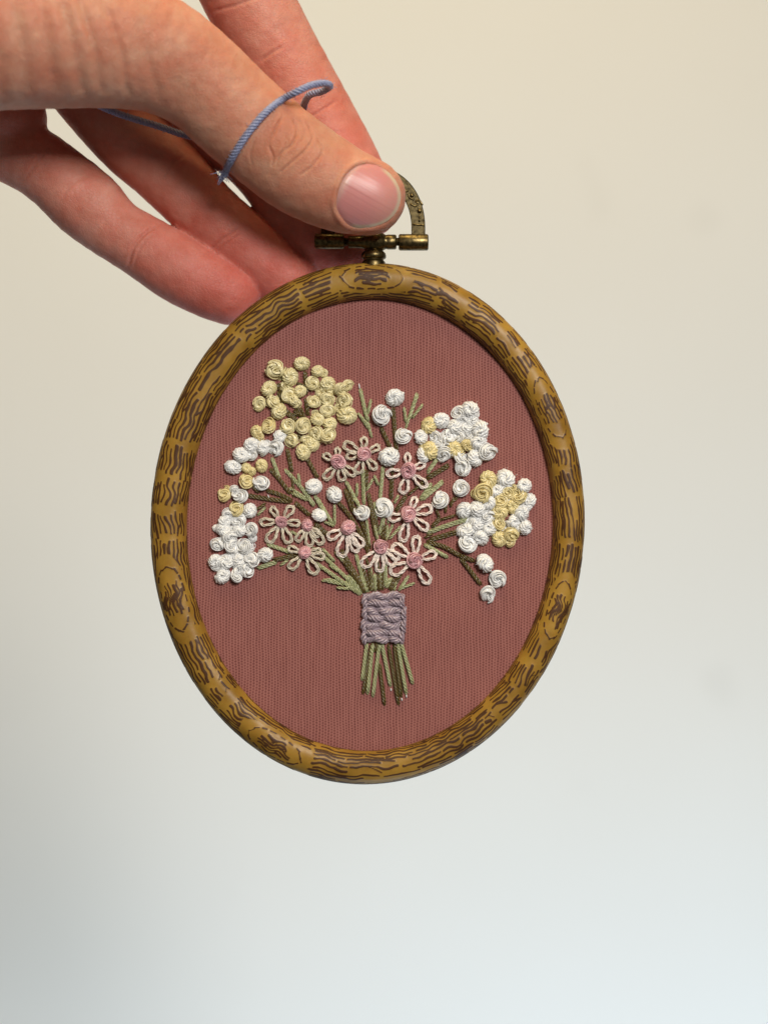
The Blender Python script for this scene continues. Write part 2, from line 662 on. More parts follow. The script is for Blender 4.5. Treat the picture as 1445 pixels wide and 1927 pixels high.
NS, NP = 1800, 120
tt = np.linspace(0, 2 * math.pi, 7201)
mid = (ell(OC, OA, OB, tt) + ell(IC, IA, IB, tt)) / 2
ss = np.r_[0, np.cumsum(np.linalg.norm(np.diff(mid, axis=0), axis=1))]
LEN = ss[-1]
th = np.interp(np.arange(NS) / NS * LEN, ss, tt)
sarc = np.arange(NS) / NS * LEN
po, pi_ = ell(OC, OA, OB, th), ell(IC, IA, IB, th)
cen = (po + pi_) / 2
hw = np.linalg.norm(po - pi_, axis=1) / 2 + 1.5
outw = (po - pi_) / np.linalg.norm(po - pi_, axis=1)[:, None]
phi = np.arange(NP) / NP * 2 * math.pi          # 0 = outer side, pi/2 = front, pi = inner side
HB, D0 = 34.0, -4.0
cp, sp = np.cos(phi), np.sin(phi)
ex = 0.86                                        # slightly squared section
rx = np.sign(cp) * np.abs(cp) ** ex
rz = np.sign(sp) * np.abs(sp) ** ex
tpos = (math.pi / 2 - phi) * 33.0                # across, 0 at the front crest, + outwards


def s_of(px, py):
    k = np.argmin((mid[:, 0] - px) ** 2 + (mid[:, 1] - py) ** 2)
    return ss[k]


SG, TG = np.meshgrid(sarc, tpos, indexing='ij')
n2 = Noise2(5, 90, 60)
wob = Noise2(33, 260, 60)
thick = Noise2(34, 200, 60)
PX = LEN
f = np.full(SG.shape, -9.0)
rg = random.Random(8)
ds_grid = LEN / NS
TW = tpos                                         # falls with the column index


def stroke(sA, sB, tA, tB, w, amp=1.6, ph=None, cap=1.0):
    """one dark streak from (sA, tA) to (sB, tB), half width w"""
    if sB - sA < 2:
        return
    pad_ = w + 4
    i0, i1 = int((sA - pad_) / ds_grid), int((sB + pad_) / ds_grid) + 1
    ii = np.arange(i0, i1)
    sv = ii * ds_grid
    u = np.clip((sv - sA) / (sB - sA), 0, 1)
    tc_ = tA + (tB - tA) * u
    tc_ = tc_ + amp * 0.45 * wob(sv / PX * 260 + 0.13 * (ph or 0), np.full(len(sv), (ph or 0) * 1.37 + tA / 9.0)) \
        + amp * 2.0 * wob(sv / PX * 130 * 1.0, tc_ / 30.0 + 8)
    over = np.maximum(np.maximum(sA - sv, sv - sB), 0)
    ww = w * (1 + 0.35 * thick(sv / PX * 200, np.full(len(sv), tA / 5.0)))
    lo, hi = tc_.min() - pad_, tc_.max() + pad_
    jj = np.where((TW > lo) & (TW < hi))[0]
    if len(jj) == 0:
        return
    dist = np.sqrt(over[:, None] ** 2 + (TW[jj][None, :] - tc_[:, None]) ** 2)
    val = (ww[:, None] - dist) / 3.0
    im = ii % NS
    f[np.ix_(im, jj)] = np.maximum(f[np.ix_(im, jj)], val)


# bare rings between the fields of grain (where they sit on the rim) and knots
bands = [(820, 560, 6), (864, 587, 10), (939, 629, 9), (969, 664, 8), (1063, 881, 7), (1066, 933, 9), (1067, 1022, 7),
         (1016, 1255, 8), (977, 1297, 9), (927, 1339, 7), (401, 1285, 11), (419, 1328, 8), (582, 1427, 9),
         (317, 958, 10), (318, 1011, 7), (349, 1196, 10), (331, 835, 8), (327, 901, 7), (559, 540, 8), (629, 522, 9),
         (437, 619, 6)]
knots = [(701, 527, 74, 30, 5), (1043, 766, 78, 29, 6), (1059, 1151, 72, 29, 4), (517, 1403, 72, 29, 6), (321, 1129, 80, 30, 4)]
bs = sorted([(s_of(x, y), w) for x, y, w in bands])
for q in range(len(bs)):
    (sa, wa), (sb, wb) = bs[q], bs[(q + 1) % len(bs)]
    if sb < sa:
        sb += LEN
    A0, B0 = sa + wa * 0.75, sb - wb * 0.75
    slope = rg.uniform(-0.16, 0.16) * min(1.0, 70.0 / (sb - sa))
    tilt = rg.uniform(-0.45, 0.45)
    t = -92.0
    row = 0
    while t < 104:
        row += 1
        a0 = A0 + tilt * t * 0.6 + rg.uniform(-5, 9)
        b0 = B0 + tilt * t * 0.6 - rg.uniform(-5, 9)
        s0 = a0
        while s0 < b0 - 6:
            ln = rg.uniform(34, 130)
            s1 = min(b0, s0 + ln)
            if b0 - s1 < 14:
                s1 = b0
            tm_ = slope * (s0 + s1 - a0 - b0) / 2
            dl = slope * (s1 - s0) / 2 + rg.uniform(-1.2, 1.2)
            w = rg.uniform(1.6, 2.4)
            k = rg.random()
            if k > 0.10:
                stroke(s0, s1, t + tm_ - dl, t + tm_ + dl, w, 1.7, row)
                if k > 0.80:      # a side shoot that runs back into the neighbour
                    m_ = s0 + (s1 - s0) * rg.uniform(0.2, 0.7)
                    stroke(m_, min(s1, m_ + rg.uniform(12, 26)), t + tm_, t + tm_ + 7.5, w * 0.8, 1.0, row)
            s0 = s1 + rg.uniform(5, 10)
        t += rg.uniform(6.3, 8.0)
for (kx_, ky_, a, bq, tc0) in knots:
    sc = s_of(kx_, ky_)
    ds = (SG - sc + LEN / 2) % LEN - LEN / 2
    dt = TG - tc0
    e = np.sqrt((ds / a) ** 2 + (dt / bq) ** 2) + 0.05 * n2(SG / PX * 90, TG / 10)
    f = np.where(e < 1.25, np.minimum(f, (e - 1.04) * bq / 3.0), f)
    # broken line round the knot
    nseg_ = 17
    for q in range(nseg_):
        an = 2 * math.pi * q / nseg_ + rg.uniform(-0.05, 0.05)
        rr_ = 0.75 + rg.uniform(-0.03, 0.03)
        x_, y_ = sc + a * rr_ * math.cos(an), tc0 + bq * rr_ * math.sin(an)
        flatness = abs(math.sin(an))
        ln = 3 + 11 * flatness * rg.uniform(0.4, 1)
        sl = -(bq / a) * math.cos(an) / max(0.25, abs(math.sin(an))) * (1 if math.sin(an) > 0 else -1)
        stroke(x_ - ln / 2, x_ + ln / 2, y_ - sl * ln / 2, y_ + sl * ln / 2, rg.uniform(1.4, 2.2), 0.8, q)
    # island of streaks inside
    t = -0.46 * bq
    while t < 0.50 * bq:
        hl = a * 0.50 * math.sqrt(max(0, 1 - (t / (0.56 * bq)) ** 2))
        a0, b0 = sc - hl * rg.uniform(0.6, 1.0), sc + hl * rg.uniform(0.6, 1.0)
        stroke(a0, b0, tc0 + t - 1.5, tc0 + t + 2.0, rg.uniform(1.5, 2.3), 2.6, int(t))
        m_ = rg.uniform(a0, max(a0 + 1, b0 - 12))
        stroke(m_, m_ + 12, tc0 + t, tc0 + t + 5.5, 1.5, 1.0, int(t))
        t += rg.uniform(5.0, 6.6)
f = np.clip(f, -1.5, 1.5)
lift = 0.55 / (1 + np.exp(-f / 0.14))
R_ = hw[:, None] + lift
px = cen[:, 0][:, None] + outw[:, 0][:, None] * rx * R_
py = cen[:, 1][:, None] + outw[:, 1][:, None] * rx * R_
dd = D0 + rz[None, :] * (HB + lift)
V = np.stack([px - CX, -dd, CY - py], -1).reshape(-1, 3)
i = np.arange(NS)[:, None]
j = np.arange(NP)[None, :]
i2, j2 = (i + 1) % NS, (j + 1) % NP
F = np.stack([i * NP + j, i2 * NP + j, i2 * NP + j2, i * NP + j2], -1).reshape(-1, 4)
me = mesh_np('frame', V - hoop_loc, F)
at = me.attributes.new('grain', 'FLOAT', 'POINT')
at.data.foreach_set('value', f.ravel().astype(np.float32))
frame = link('frame', me, M_FRAME, hoop, hoop_loc)

# ---- brass hanger
HD = -4.0                                         # its distance in front of the cloth


def barrel(x0, x1, r, y=455.5, bev=3.0):
    L_ = x1 - x0
    return lathe([(0, 0.01), (0, r - bev), (bev * 0.35, r - bev * 0.3), (bev, r), (L_ - bev, r), (L_ - bev * 0.35, r - bev * 0.3), (L_, r - bev), (L_, 0.01)],
                 U(x0, y, HD), U(x1, y, HD))


def part(name, VF, mat, parent, at_):
    V, F = VF
    at_ = np.asarray(at_, float)
    m = clean(name, V - at_, F)
    return link(name, m, mat, parent, at_)


def autosmooth(o, ang=35):
    m = o.data
    m.polygons.foreach_set('use_smooth', np.ones(len(m.polygons), dtype=bool))
    try:
        m.set_sharp_from_angle(angle=math.radians(ang))
    except Exception:
        pass


hc = U(703, 455, HD)
bo = part('hanger_barrel', barrel(592, 648, 14.5, 454), M_BRASS, hoop, U(620, 454, HD))
autosmooth(bo)
bo = part('hanger_barrel', barrel(750, 806, 15.5, 456), M_BRASS, hoop, U(778, 456, HD))
autosmooth(bo)
# middle piece: two sleeves and a swollen centre on one turned bar
prof = [(0, 0.01), (0, 9.5), (2, 11.5), (22, 11.5), (25, 12), (33, 15), (40, 19), (47, 20.5), (54, 20.5), (61, 19), (67, 15.5), (71, 13.2), (75, 14), (89, 14), (91, 12), (91, 0.01)]
bo = part('hinge_knuckle', lathe(prof, U(655, 455.5, HD), U(746, 455.5, HD)), M_BRASS, hoop, hc)
autosmooth(bo, 50)
bo = part('hinge_pin', lathe([(0, 0.01), (0, 7.5), (160, 7.5), (160, 0.01)], U(622, 455, HD), U(782, 455, HD)), M_BRASS, hoop, hc)
# neck and collar that go into the rim
prof = [(0, 12), (10, 14), (15, 16), (18, 19.5), (21, 22.5), (25, 23.5), (29, 23.5), (31, 22), (32, 19), (34, 18.5), (36, 20.5), (38, 22), (46, 22)]
bo = part('collar', lathe(prof, U(703, 456, HD), U(703, 502, HD)), M_BRASS, hoop, U(703, 480, HD))
autosmooth(bo, 40)


# flat arched bail with raised ornament
def arch_pt(t, r):
    """t 0..1 right foot to left foot; r 0 inner .. 1 outer"""
    ang = math.pi * t
    a = 72 + 26 * r
    h = 92 + 28 * r
    x = 702 + a * math.cos(ang)
    y = 433 - h * max(0, math.sin(ang)) ** 0.88
    if r < 0.5:
        pass
    return x, y


a = Acc()
n = 72
sec = [(0, -6), (0, 4.5), (0.05, 6), (0.95, 6), (1, 4.5), (1, -6)]
Va, Fa = [], []
for q in range(n + 1):
    t = q / n
    for (r, dz) in sec:
        x, y = arch_pt(t, r)
        if q == 0 or q == n:
            y += 12
        Va.append(U(x, y, HD + dz))
k = len(sec)
for q in range(n):
    for w in range(k):
        Fa.append((q * k + w, q * k + (w + 1) % k, (q + 1) * k + (w + 1) % k, (q + 1) * k + w))
bail = part('bail', (np.array(Va), np.array(Fa)), M_BRONZE, hoop, U(702, 380, HD))
autosmooth(bail, 30)


def bead(px, py, r, d):
    return lathe([(-r * math.cos(u), max(0.01, r * math.sin(u))) for u in np.linspace(0, math.pi, 9)], U(px, py, d), U(px, py, d + 10), 14)


def ridge(pts, r, d):
    return tube(spline([U(x, y, d) for x, y in pts], 5), r, 7)


for (x, y, r) in [(775, 368, 3.6), (789.5, 397.5, 4.2)]:
    part('bead', bead(x, y, r, HD + 6.5), M_BRASS, bail, U(x, y, HD + 6))
for pts in [[(789.5, 404), (789, 417)], [(769, 365), (770, 371), (778, 376)], [(773, 384), (781, 388), (787, 383), (782, 379), (789, 377), (795, 386)],
            [(788, 390), (789, 395)], [(757, 352), (763, 360), (768, 359)], [(777, 422), (799, 424)]]:
    part('ornament_ridge', ridge(pts, 1.7, HD + 6.6), M_BRASS, bail, U(pts[0][0], pts[0][1], HD + 6))

# ------------------------------------------------------------------ the cloth
emb = bpy.data.objects.new('embroidered_fabric', None)
COL.objects.link(emb)
emb_loc = U(697, 1412, 0)
emb.location = emb_loc * S
emb.empty_display_size = 0.01
WL[emb.name] = emb_loc
tag(emb, 'dusty rose cloth stretched in the hoop, embroidered with a bouquet of flowers', 'embroidery')
nr, na = 90, 240
ra = np.linspace(0, 1, nr)[:, None]
ta = (np.arange(na) / na * 2 * math.pi)[None, :]
e2 = ell(IC, IA + 9, IB + 9, ta.ravel())
pxg = IC[0] + (e2[:, 0] - IC[0])[None, :] * ra
pyg = IC[1] + (e2[:, 1] - IC[1])[None, :] * ra
nf = Noise2(71, 60, 60)
dg = 1.6 * nf(pxg / 90.0, pyg / 90.0) - 3.0 * np.clip((ra - 0.93) / 0.07, 0, 1) ** 2
V = np.stack([pxg - CX, -dg, CY - pyg], -1).reshape(-1, 3)
i = np.arange(nr - 1)[:, None]
j = np.arange(na)[None, :]
j2 = (j + 1) % na
F = np.stack([i * na + j, (i + 1) * na + j, (i + 1) * na + j2, i * na + j2], -1).reshape(-1, 4)
cloth = link('cloth', mesh_np('cloth', V - emb_loc, F), M_CLOTH, emb, emb_loc)


# ---- French knots: a thread wound round and round into a small rosette
def knot_wound(name, seed):
    """rosette: many strands lie side by side on a fat ring, slanting into the middle"""
    r = np.random.default_rng(seed)
    n = int(r.integers(12, 16))
    R0 = r.uniform(0.45, 0.52)
    r0 = r.uniform(0.43, 0.50)
    flat = r.uniform(1.0, 1.25)
    tw = r.choice([-1, 1]) * r.uniform(0.15, 0.75)
    a1, a2, a3 = r.uniform(0, 6.28, 3)
    am = r.uniform(0.05, 0.22)
    ac = Acc()
    for k in range(n):
        # loops of unequal length and tension
        th_ = np.linspace(0, r.uniform(3.2, 6.2), 24)
        an = th_ + r.uniform(0, 6.28)
        ph = 2 * math.pi * k / n + tw * (an % 50) + r.normal(0, 0.10)
        rr = r0 * (1 + am * np.cos(an - a1) + 0.10 * np.cos(2 * an - a2)) * (1 + r.normal(0, 0.07))
        Rr = R0 * (1 + 0.08 * np.cos(2 * an - a3) + 0.04 * np.cos(3 * an - a1))
        x = (Rr + rr * np.cos(ph)) * np.cos(an)
        z = (Rr + rr * np.cos(ph)) * np.sin(an)
        y = -(0.44 + rr * np.sin(ph) * flat + 0.20 * np.cos(an - a2))
        ac.add(*tube(np.stack([x, y, z], 1), r.uniform(0.062, 0.092), 5))
    # stray fibres
    for k in range(9):
        d0 = r.normal(0, 1, 3)
        d0[1] = -abs(d0[1])
        d0 /= np.linalg.norm(d0)
        c0 = d0 * np.array([0.85, 0.75, 0.85]) + np.array([0, -0.3, 0])
        c1_ = c0 + d0 * r.uniform(0.1, 0.25) + r.normal(0, 0.1, 3)
        ac.add(*tube(np.array([c0 * 0.9, c0, (c0 + c1_) / 2 + r.normal(0, 0.03, 3), c1_]), 0.014, 3))
    # strands of the last wrap that cross over and dive into the middle
    for k in range(4):
        b0 = a3 + 0.16 * k
        t_ = np.linspace(0, 1, 10)
        an = b0 + 1.5 * t_
        ro = (R0 + r0) * (1 - t_) * 0.98 + 0.05
        y = -(0.50 + 0.52 * np.sin(math.pi * np.clip(0.15 + t_ * 0.85, 0, 1)) * r0 * 2.0)
        ac.add(*tube(np.stack([ro * np.cos(an), y, ro * np.sin(an)], 1), r.uniform(0.06, 0.085), 5))
    # packed core so nothing shows through
    an = np.arange(24) / 24 * 2 * math.pi
    rr = r0 * (1 + am * np.cos(an - a1)) * 0.78
    x, z = R0 * np.cos(an), R0 * np.sin(an)
    y = -(0.44 + 0.10 * np.cos(an - a2))
    ac.add(*tube(np.stack([x, y, z], 1), rr, 8, closed=True))
    ac.add(*lathe([(0, 0.5), (0.3, 0.42), (0.42, 0.01)], (0, 0, 0), (0, -1, 0), 10))
    return ac.get()


def knot_coil(name, seed):
    """floss of several strands wound about twice and pulled down through the middle"""
    r = np.random.default_rng(seed)
    turns = r.uniform(1.75, 2.35)
    sg = r.choice([-1, 1])
    a0 = r.uniform(0, 6.28)
    t = np.linspace(0, 1, 44)
    an = a0 + sg * 2 * math.pi * turns * t
    e1, e2, b1, b2 = r.uniform(0.05, 0.20), r.uniform(0.02, 0.12), r.uniform(0, 6.28), r.uniform(0, 6.28)
    rad = (0.68 - 0.36 * t ** 1.3) * (1 + e1 * np.cos(an - b1) + e2 * np.cos(2 * an - b2))
    y = -(0.26 + 0.52 * t ** 0.9 + r.uniform(0.04, 0.16) * np.cos(an - b2))
    path = np.stack([rad * np.cos(an), y, rad * np.sin(an)], 1)
    # the end dives into the hole
    endp = np.array([[0.12 * math.cos(an[-1] + sg * 0.9), y[-1] + 0.10, 0.12 * math.sin(an[-1] + sg * 0.9)], [0, y[-1] + 0.45, 0]])
    path = np.vstack([path, endp])
    path = spline(path[::3] if len(path[::3]) > 4 else path, 4)
    ac = Acc()
    ac.add(*rope(path, r.uniform(0.40, 0.45), 4, r.uniform(1.15, 1.6), 5, sg * r.choice([1, 1, -1]), taper=False, fluff=0.012))
    for k in range(10):
        d0 = r.normal(0, 1, 3)
        d0[1] = -abs(d0[1])
        d0 /= np.linalg.norm(d0)
        c0 = d0 * np.array([0.9, 0.7, 0.9]) + np.array([0, -0.3, 0])
        c1_ = c0 + d0 * r.uniform(0.08, 0.22) + r.normal(0, 0.12, 3)
        ac.add(*tube(np.array([c0 * 0.9, c0, (c0 + c1_) / 2 + r.normal(0, 0.03, 3), c1_]), 0.012, 3))
    ca_ = np.arange(20) / 20 * 2 * math.pi
    ac.add(*tube(np.stack([0.52 * np.cos(ca_), np.full(20, -0.34), 0.52 * np.sin(ca_)], 1), 0.26, 8, closed=True))
    ac.add(*lathe([(0, 0.6), (0.3, 0.5), (0.48, 0.01)], (0, 0, 0), (0, -1, 0), 10))
    return ac.get()


KN = {}
for key, mat, cnt in (('white', M_WHITE, 9), ('yellow', M_YELLOW, 9), ('warm', M_YELLOW2, 6), ('pink', M_PINK, 6)):
    KN[key] = []
    for q in range(cnt):
        V, F = (knot_wound if q % 2 else knot_coil)(key, 100 * len(KN) + q)
        m = clean(key + '_knot', V, F)
        m.materials.append(mat)
        KN[key].append(m)


def knot(kind, px, py, r, name=None, d=0.0, parent=None, sq=None):
    m = random.choice(KN[kind])
    nm = name or {'white': 'white_knot', 'yellow': 'yellow_knot', 'warm': 'yellow_knot', 'pink': 'pink_knot'}[kind]
    o = link(nm, m, None, parent or emb, U(px, py, d + random.uniform(-2.5, 0.5)))
    r = r * 1.06
    e = sq or random.uniform(0.94, 1.07)
    o.rotation_euler = (random.uniform(-0.3, 0.3), random.uniform(0, 6.28), random.uniform(-0.3, 0.3))
    o.scale = (r * e, r * random.uniform(0.9, 1.1), r / e)
    return o


def crop(lst, ox, oy, k):
    return [tuple([ox + p[0] / k, oy + p[1] / k] + ([p[2] / k] if len(p) > 2 else [])) for p in lst]


yel1 = crop([(338, 283, 108), (662, 210, 85), (825, 290, 70), (505, 378, 100), (898, 320, 50), (295, 497, 88), (775, 440, 80), (935, 440, 88),
             (1085, 500, 84), (1165, 450, 64), (508, 560, 84), (545, 610, 70), (630, 525, 78), (785, 635, 78), (940, 625, 80), (1140, 625, 88),
             (165, 670, 78), (315, 645, 78), (400, 745, 88), (590, 660, 58), (955, 740, 80), (1145, 790, 108), (820, 840, 82), (970, 890, 80),
             (500, 920, 88), (665, 910, 88), (810, 990, 85), (945, 1035, 88), (540, 1075, 80),
             (755, 1120, 88), (660, 1215, 92), (690, 1070, 55)], 460, 650, 6.021)
for p in yel1:
    knot('yellow', *p)
L5 = (380, 780, 5.8375)
for p in crop([(750, 125, 82), (610, 190, 70), (635, 240, 52), (670, 565, 74), (490, 595, 58), (560, 620, 52), (480, 740, 80), (265, 880, 74), (390, 1030, 78), (290, 815, 42)], *L5):
    knot('warm', *p)
for p in crop([(845, 240, 74), (820, 370, 86), (680, 370, 76), (540, 345, 84), (435, 445, 88), (340, 585, 84), (560, 450, 60), (590, 300, 50),
               (650, 750, 86), (415, 905, 80), (370, 820, 48), (525, 1045, 80), (290, 1100, 66), (250, 1170, 80), (415, 1155, 82), (235, 1265, 78),
               (410, 1270, 78), (555, 1270, 76), (575, 1350, 48), (165, 1250, 44), (310, 1345, 80), (190, 1430, 74), (330, 1460, 84), (475, 1435, 78),
               (145, 1610, 80), (270, 1620, 88), (400, 1590, 78), (545, 1590, 86), (690, 1535, 82), (225, 1770, 86), (370, 1760, 78), (490, 1710, 74), (420, 1680, 62)], *L5):
    knot('white', *p)
C6 = (580, 710, 4.819)
buds = crop([(785, 185, 82), (650, 355, 86), (865, 540, 70), (730, 722, 88), (57, 992, 74), (235, 1070, 74), (95, 1255, 66), (495, 1225, 72), (703, 1185, 84), (1195, 1105, 72)], *C6)
C7 = (760, 740, 4.819)
buds += crop([(515, 860, 72), (720, 1545, 80), (850, 1685, 76), (745, 1815, 76)], *C7)
for p in buds:
    knot('white', *p, name='white_bud')
for p in crop([(230, 295, 74), (235, 520, 78), (190, 510, 52), (455, 510, 74), (575, 470, 60), (495, 530, 50),
               (765, 785, 80), (715, 905, 86), (660, 920, 54), (890, 980, 68), (940, 900, 58), (985, 860, 44), (1060, 920, 80), (985, 1030, 68), (870, 1080, 74),
               (860, 1190, 60), (860, 1320, 70), (965, 1275, 70), (960, 1340, 52)], *C7):
    knot('warm', *p)
for p in crop([(340, 255, 74), (150, 400, 64), (165, 560, 68), (290, 400, 60), (390, 395, 66), (450, 300, 68), (500, 190, 66), (600, 150, 78), (645, 195, 44),
               (560, 310, 66), (620, 245, 62), (700, 335, 86), (500, 390, 66), (310, 470, 54), (665, 440, 72), (755, 520, 78), (370, 560, 68), (500, 590, 66),
               (635, 590, 78), (530, 685, 74), (540, 240, 54),
               (920, 780, 86), (1080, 845, 68), (850, 890, 64), (770, 1000, 68), (1140, 970, 68), (1120, 1020, 54), (1060, 1080, 72), (665, 1055, 78), (765, 1115, 64),
               (545, 1050, 74), (655, 1175, 78), (570, 1250, 76), (540, 1260, 62), (770, 1230, 68), (700, 1305, 74), (575, 1360, 82), (975, 1160, 68), (1085, 1215, 70), (1040, 1210, 54)], *C7):
    knot('white', *p)


def fill(kind, hull, cnt, r, seed):
    """small knots tucked low between the others"""
    rf = random.Random(seed)
    H = np.array(hull, float)
    lo, hi = H.min(0), H.max(0)
    k = 0
    while k < cnt:
        p = np.array([[rf.uniform(lo[0], hi[0]), rf.uniform(lo[1], hi[1])]])
        if inside(p, H)[0]:
            knot(kind, p[0, 0], p[0, 1], r * rf.uniform(0.8, 1.1), d=-3.5)
            k += 1


def inside(P, poly):
    x, y = P[:, 0], P[:, 1]
    r = np.zeros(len(P), bool)
    n = len(poly)
    for q in range(n):
        x1, y1 = poly[q]
        x2, y2 = poly[(q + 1) % n]
        cond = ((y1 > y) != (y2 > y))
        xi = (x2 - x1) * (y - y1) / ((y2 - y1) if y2 != y1 else 1e-9) + x1
        r ^= cond & (x < xi)
    return r


fill('white', [(412, 980), (462, 960), (480, 1050), (440, 1085), (408, 1070)], 14, 10.5, 1)
fill('white', [(455, 850), (520, 825), (525, 850), (470, 868)], 5, 10.5, 2)
fill('white', [(798, 815), (880, 775), (905, 820), (895, 862), (870, 870), (815, 850)], 14, 10.5, 3)
fill('white', [(880, 980), (940, 920), (985, 935), (985, 985), (930, 1000), (885, 1020)], 12, 10.5, 4)
fill('yellow', [(580, 710), (650, 740), (655, 780), (600, 830), (560, 830), (590, 780)], 12, 10.5, 5)
fill('yellow', [(505, 690), (550, 710), (545, 750), (505, 770)], 4, 10, 6)

# ---- straight and stem stitches
def stitch(name, pts, mat, r=3.1, plies=3, pitch=25, hand=1, parent=None, lift=3.0, d0=1.0):
    P = spline([(x, y, 0) for x, y in pts], 8) if len(pts) > 2 else np.array([np.array([*pts[0], 0.0]) + (np.array([*pts[1], 0.0]) - np.array([*pts[0], 0.0])) * t for t in np.linspace(0, 1, 12)])
    n = len(P)
    t = np.linspace(0, 1, n)
    d = d0 - 3.0 + (lift + 3.0) * np.clip(np.minimum(t, 1 - t) * 9, 0, 1) ** 0.6
    W = np.array([U(P[q, 0], P[q, 1], d[q]) for q in range(n)])
    V, F = rope(W, r, plies, pitch, 5, hand)
    c = W[n // 2]
    return link(name, clean(name, V - c, F), mat, parent or emb, c)


def many(mat, name, lst, ox, oy, k, **kw):
    for pts in lst:
        stitch(name, [(ox + x / k, oy + y / k) for x, y in pts], mat, lift=random.uniform(1.6, 4.2), **kw)


def pair(mat, name, lst, ox, oy, k, gap=4.2, **kw):
    """two threads lying side by side"""
    for pts in lst:
        P = np.array([(ox + x / k, oy + y / k) for x, y in pts])
        dv = P[-1] - P[0]
        nv = np.array([-dv[1], dv[0]]) / np.linalg.norm(dv)
        for sg in (-1, 1):
            Q = P + sg * gap / 2 * nv + sg * np.array([0.6, -0.4])
            stitch(name, [tuple(q) for q in Q], mat, lift=random.uniform(1.6, 3.6), r=2.9, **kw)


pair(M_OLIVE, 'brown_stem', [[(940, 370), (990, 640)], [(745, 590), (860, 720), (980, 880)], [(1150, 470), (1275, 700)], [(490, 885), (720, 925), (990, 960)],
                             [(700, 830), (860, 880), (1000, 950)], [(1020, 960), (1190, 1110)], [(1240, 1190), (1400, 1330)], [(780, 1600), (1050, 1540)]], *L5)
many(M_OLIVE, 'brown_stem', [[(990, 640), (1010, 920)], [(600, 1045), (700, 975)], [(560, 790), (620, 860)], [(340, 960), (420, 1020)]], *L5)
many(M_GREEN, 'leaf_stitch', [[(960, 800), (1150, 925)], [(1060, 650), (1075, 770)], [(610, 1105), (700, 1020)], [(980, 1280), (1065, 1335)],
                              [(860, 1660), (950, 1595)], [(1320, 1825), (1420, 1810)], [(985, 860), (1160, 945)]], *L5)
pair(M_GREEN, 'green_stem', [[(770, 470), (855, 710)], [(900, 590), (1080, 790), (1240, 1000)], [(1240, 890), (1310, 1010), (1400, 1150)], [(710, 1420), (990, 1520)],
                             [(610, 1690), (820, 1620)]], *L5, gap=3.6)
YC = (460, 650, 6.021)
pair(M_OLIVE, 'brown_stem', [[(690, 290), (700, 560)], [(380, 430), (470, 640)], [(420, 700), (590, 830)], [(700, 600), (720, 800)], [(560, 620), (640, 820)], [(480, 760), (600, 860)]], *YC)
many(M_OLIVE, 'brown_stem', [[(600, 420), (690, 470)], [(640, 700), (700, 860)], [(380, 520), (430, 660)], [(560, 740), (660, 800)], [(520, 780), (620, 780)], [(610, 1000), (640, 1060)]], *YC)
# middle of the bouquet
pair(M_GREEN, 'green_stem', [[(470, 95), (515, 300), (545, 400)], [(495, 810), (505, 1160)], [(340, 940), (460, 1160)], [(80, 1090), (230, 1345)], [(680, 800), (650, 1120)],
                             [(1120, 960), (1010, 1115)], [(1225, 945), (1030, 1110)]], *C6, gap=3.2)
many(M_GREEN, 'leaf_stitch', [[(540, 400), (575, 550)], [(450, 320), (550, 470)], [(570, 200), (540, 335)], [(985, 140), (880, 470)], [(1040, 245), (940, 370)], [(870, 270), (885, 410)],
                              [(995, 150), (915, 380)], [(460, 330), (545, 440)],
                              [(445, 960), (440, 1080)], [(590, 920), (525, 1030)], [(600, 890), (635, 980)], [(240, 1150), (240, 1340)], [(0, 1095), (50, 1170)], [(150, 1310), (235, 1350)],
                              [(530, 1290), (555, 1530)], [(680, 1270), (640, 1430)], [(690, 1275), (655, 1440)], [(720, 1340), (710, 1470)], [(840, 1350), (730, 1470)], [(820, 1070), (780, 1140)],
                              [(1170, 740), (1075, 880)], [(1150, 770), (1075, 860)], [(1240, 1350), (1070, 1405)], [(1060, 1515), (1160, 1570), (1250, 1630)]], *C6)
pair(M_OLIVE, 'brown_stem', [[(770, 265), (785, 480), (805, 690)], [(660, 450), (745, 640)], [(760, 890), (750, 1110)], [(335, 1010), (410, 1230)], [(270, 1130), (380, 1260), (530, 1515)],
                             [(545, 1040), (580, 1250), (620, 1460)], [(890, 1070), (790, 1220)], [(60, 1340), (180, 1430)], [(530, 840), (525, 1010)]], *C6)
many(M_OLIVE, 'brown_stem', [[(680, 1330), (670, 1480)], [(1060, 940), (900, 1070)], [(760, 800), (765, 890)], [(375, 1010), (420, 1240)], [(700, 1330), (690, 1480)]], *C6)
# lower fan into the wrap
WC = (600, 1060, 6.021)
pair(M_GREEN, 'green_stem', [[(-40, -10), (200, 160), (480, 360)], [(-70, -180), (150, 10), (500, 345)], [(420, -110), (480, 110), (565, 335)], [(755, -60), (755, 280)]], *WC, gap=3.4)
many(M_GREEN, 'leaf_stitch', [[(630, 110), (625, 315)], [(825, 160), (775, 275)], [(1020, 140), (915, 305)], [(1085, 225), (920, 285)], [(50, 185), (240, 200)], [(200, 275), (350, 290)],
                              [(120, 20), (240, 100)], [(60, 195), (300, 245)], [(40, -170), (180, -20)], [(1000, 160), (900, 310)], [(640, 120), (640, 318)], [(800, 170), (760, 280)]], *WC)
pair(M_OLIVE, 'brown_stem', [[(300, 10), (420, 170), (530, 345)], [(570, 50), (605, 320)], [(660, 130), (675, 310)], [(930, 110), (830, 305)]], *WC)
many(M_OLIVE, 'brown_stem', [[(360, 10), (545, 320)], [(690, 140), (690, 310)], [(540, -60), (590, 120)]], *WC)
pair(M_OLIVE, 'brown_stem', [[(250, -60), (400, 110), (520, 330)], [(480, 0), (580, 320)], [(720, 60), (715, 310)], [(860, 170), (800, 310)]], *WC)
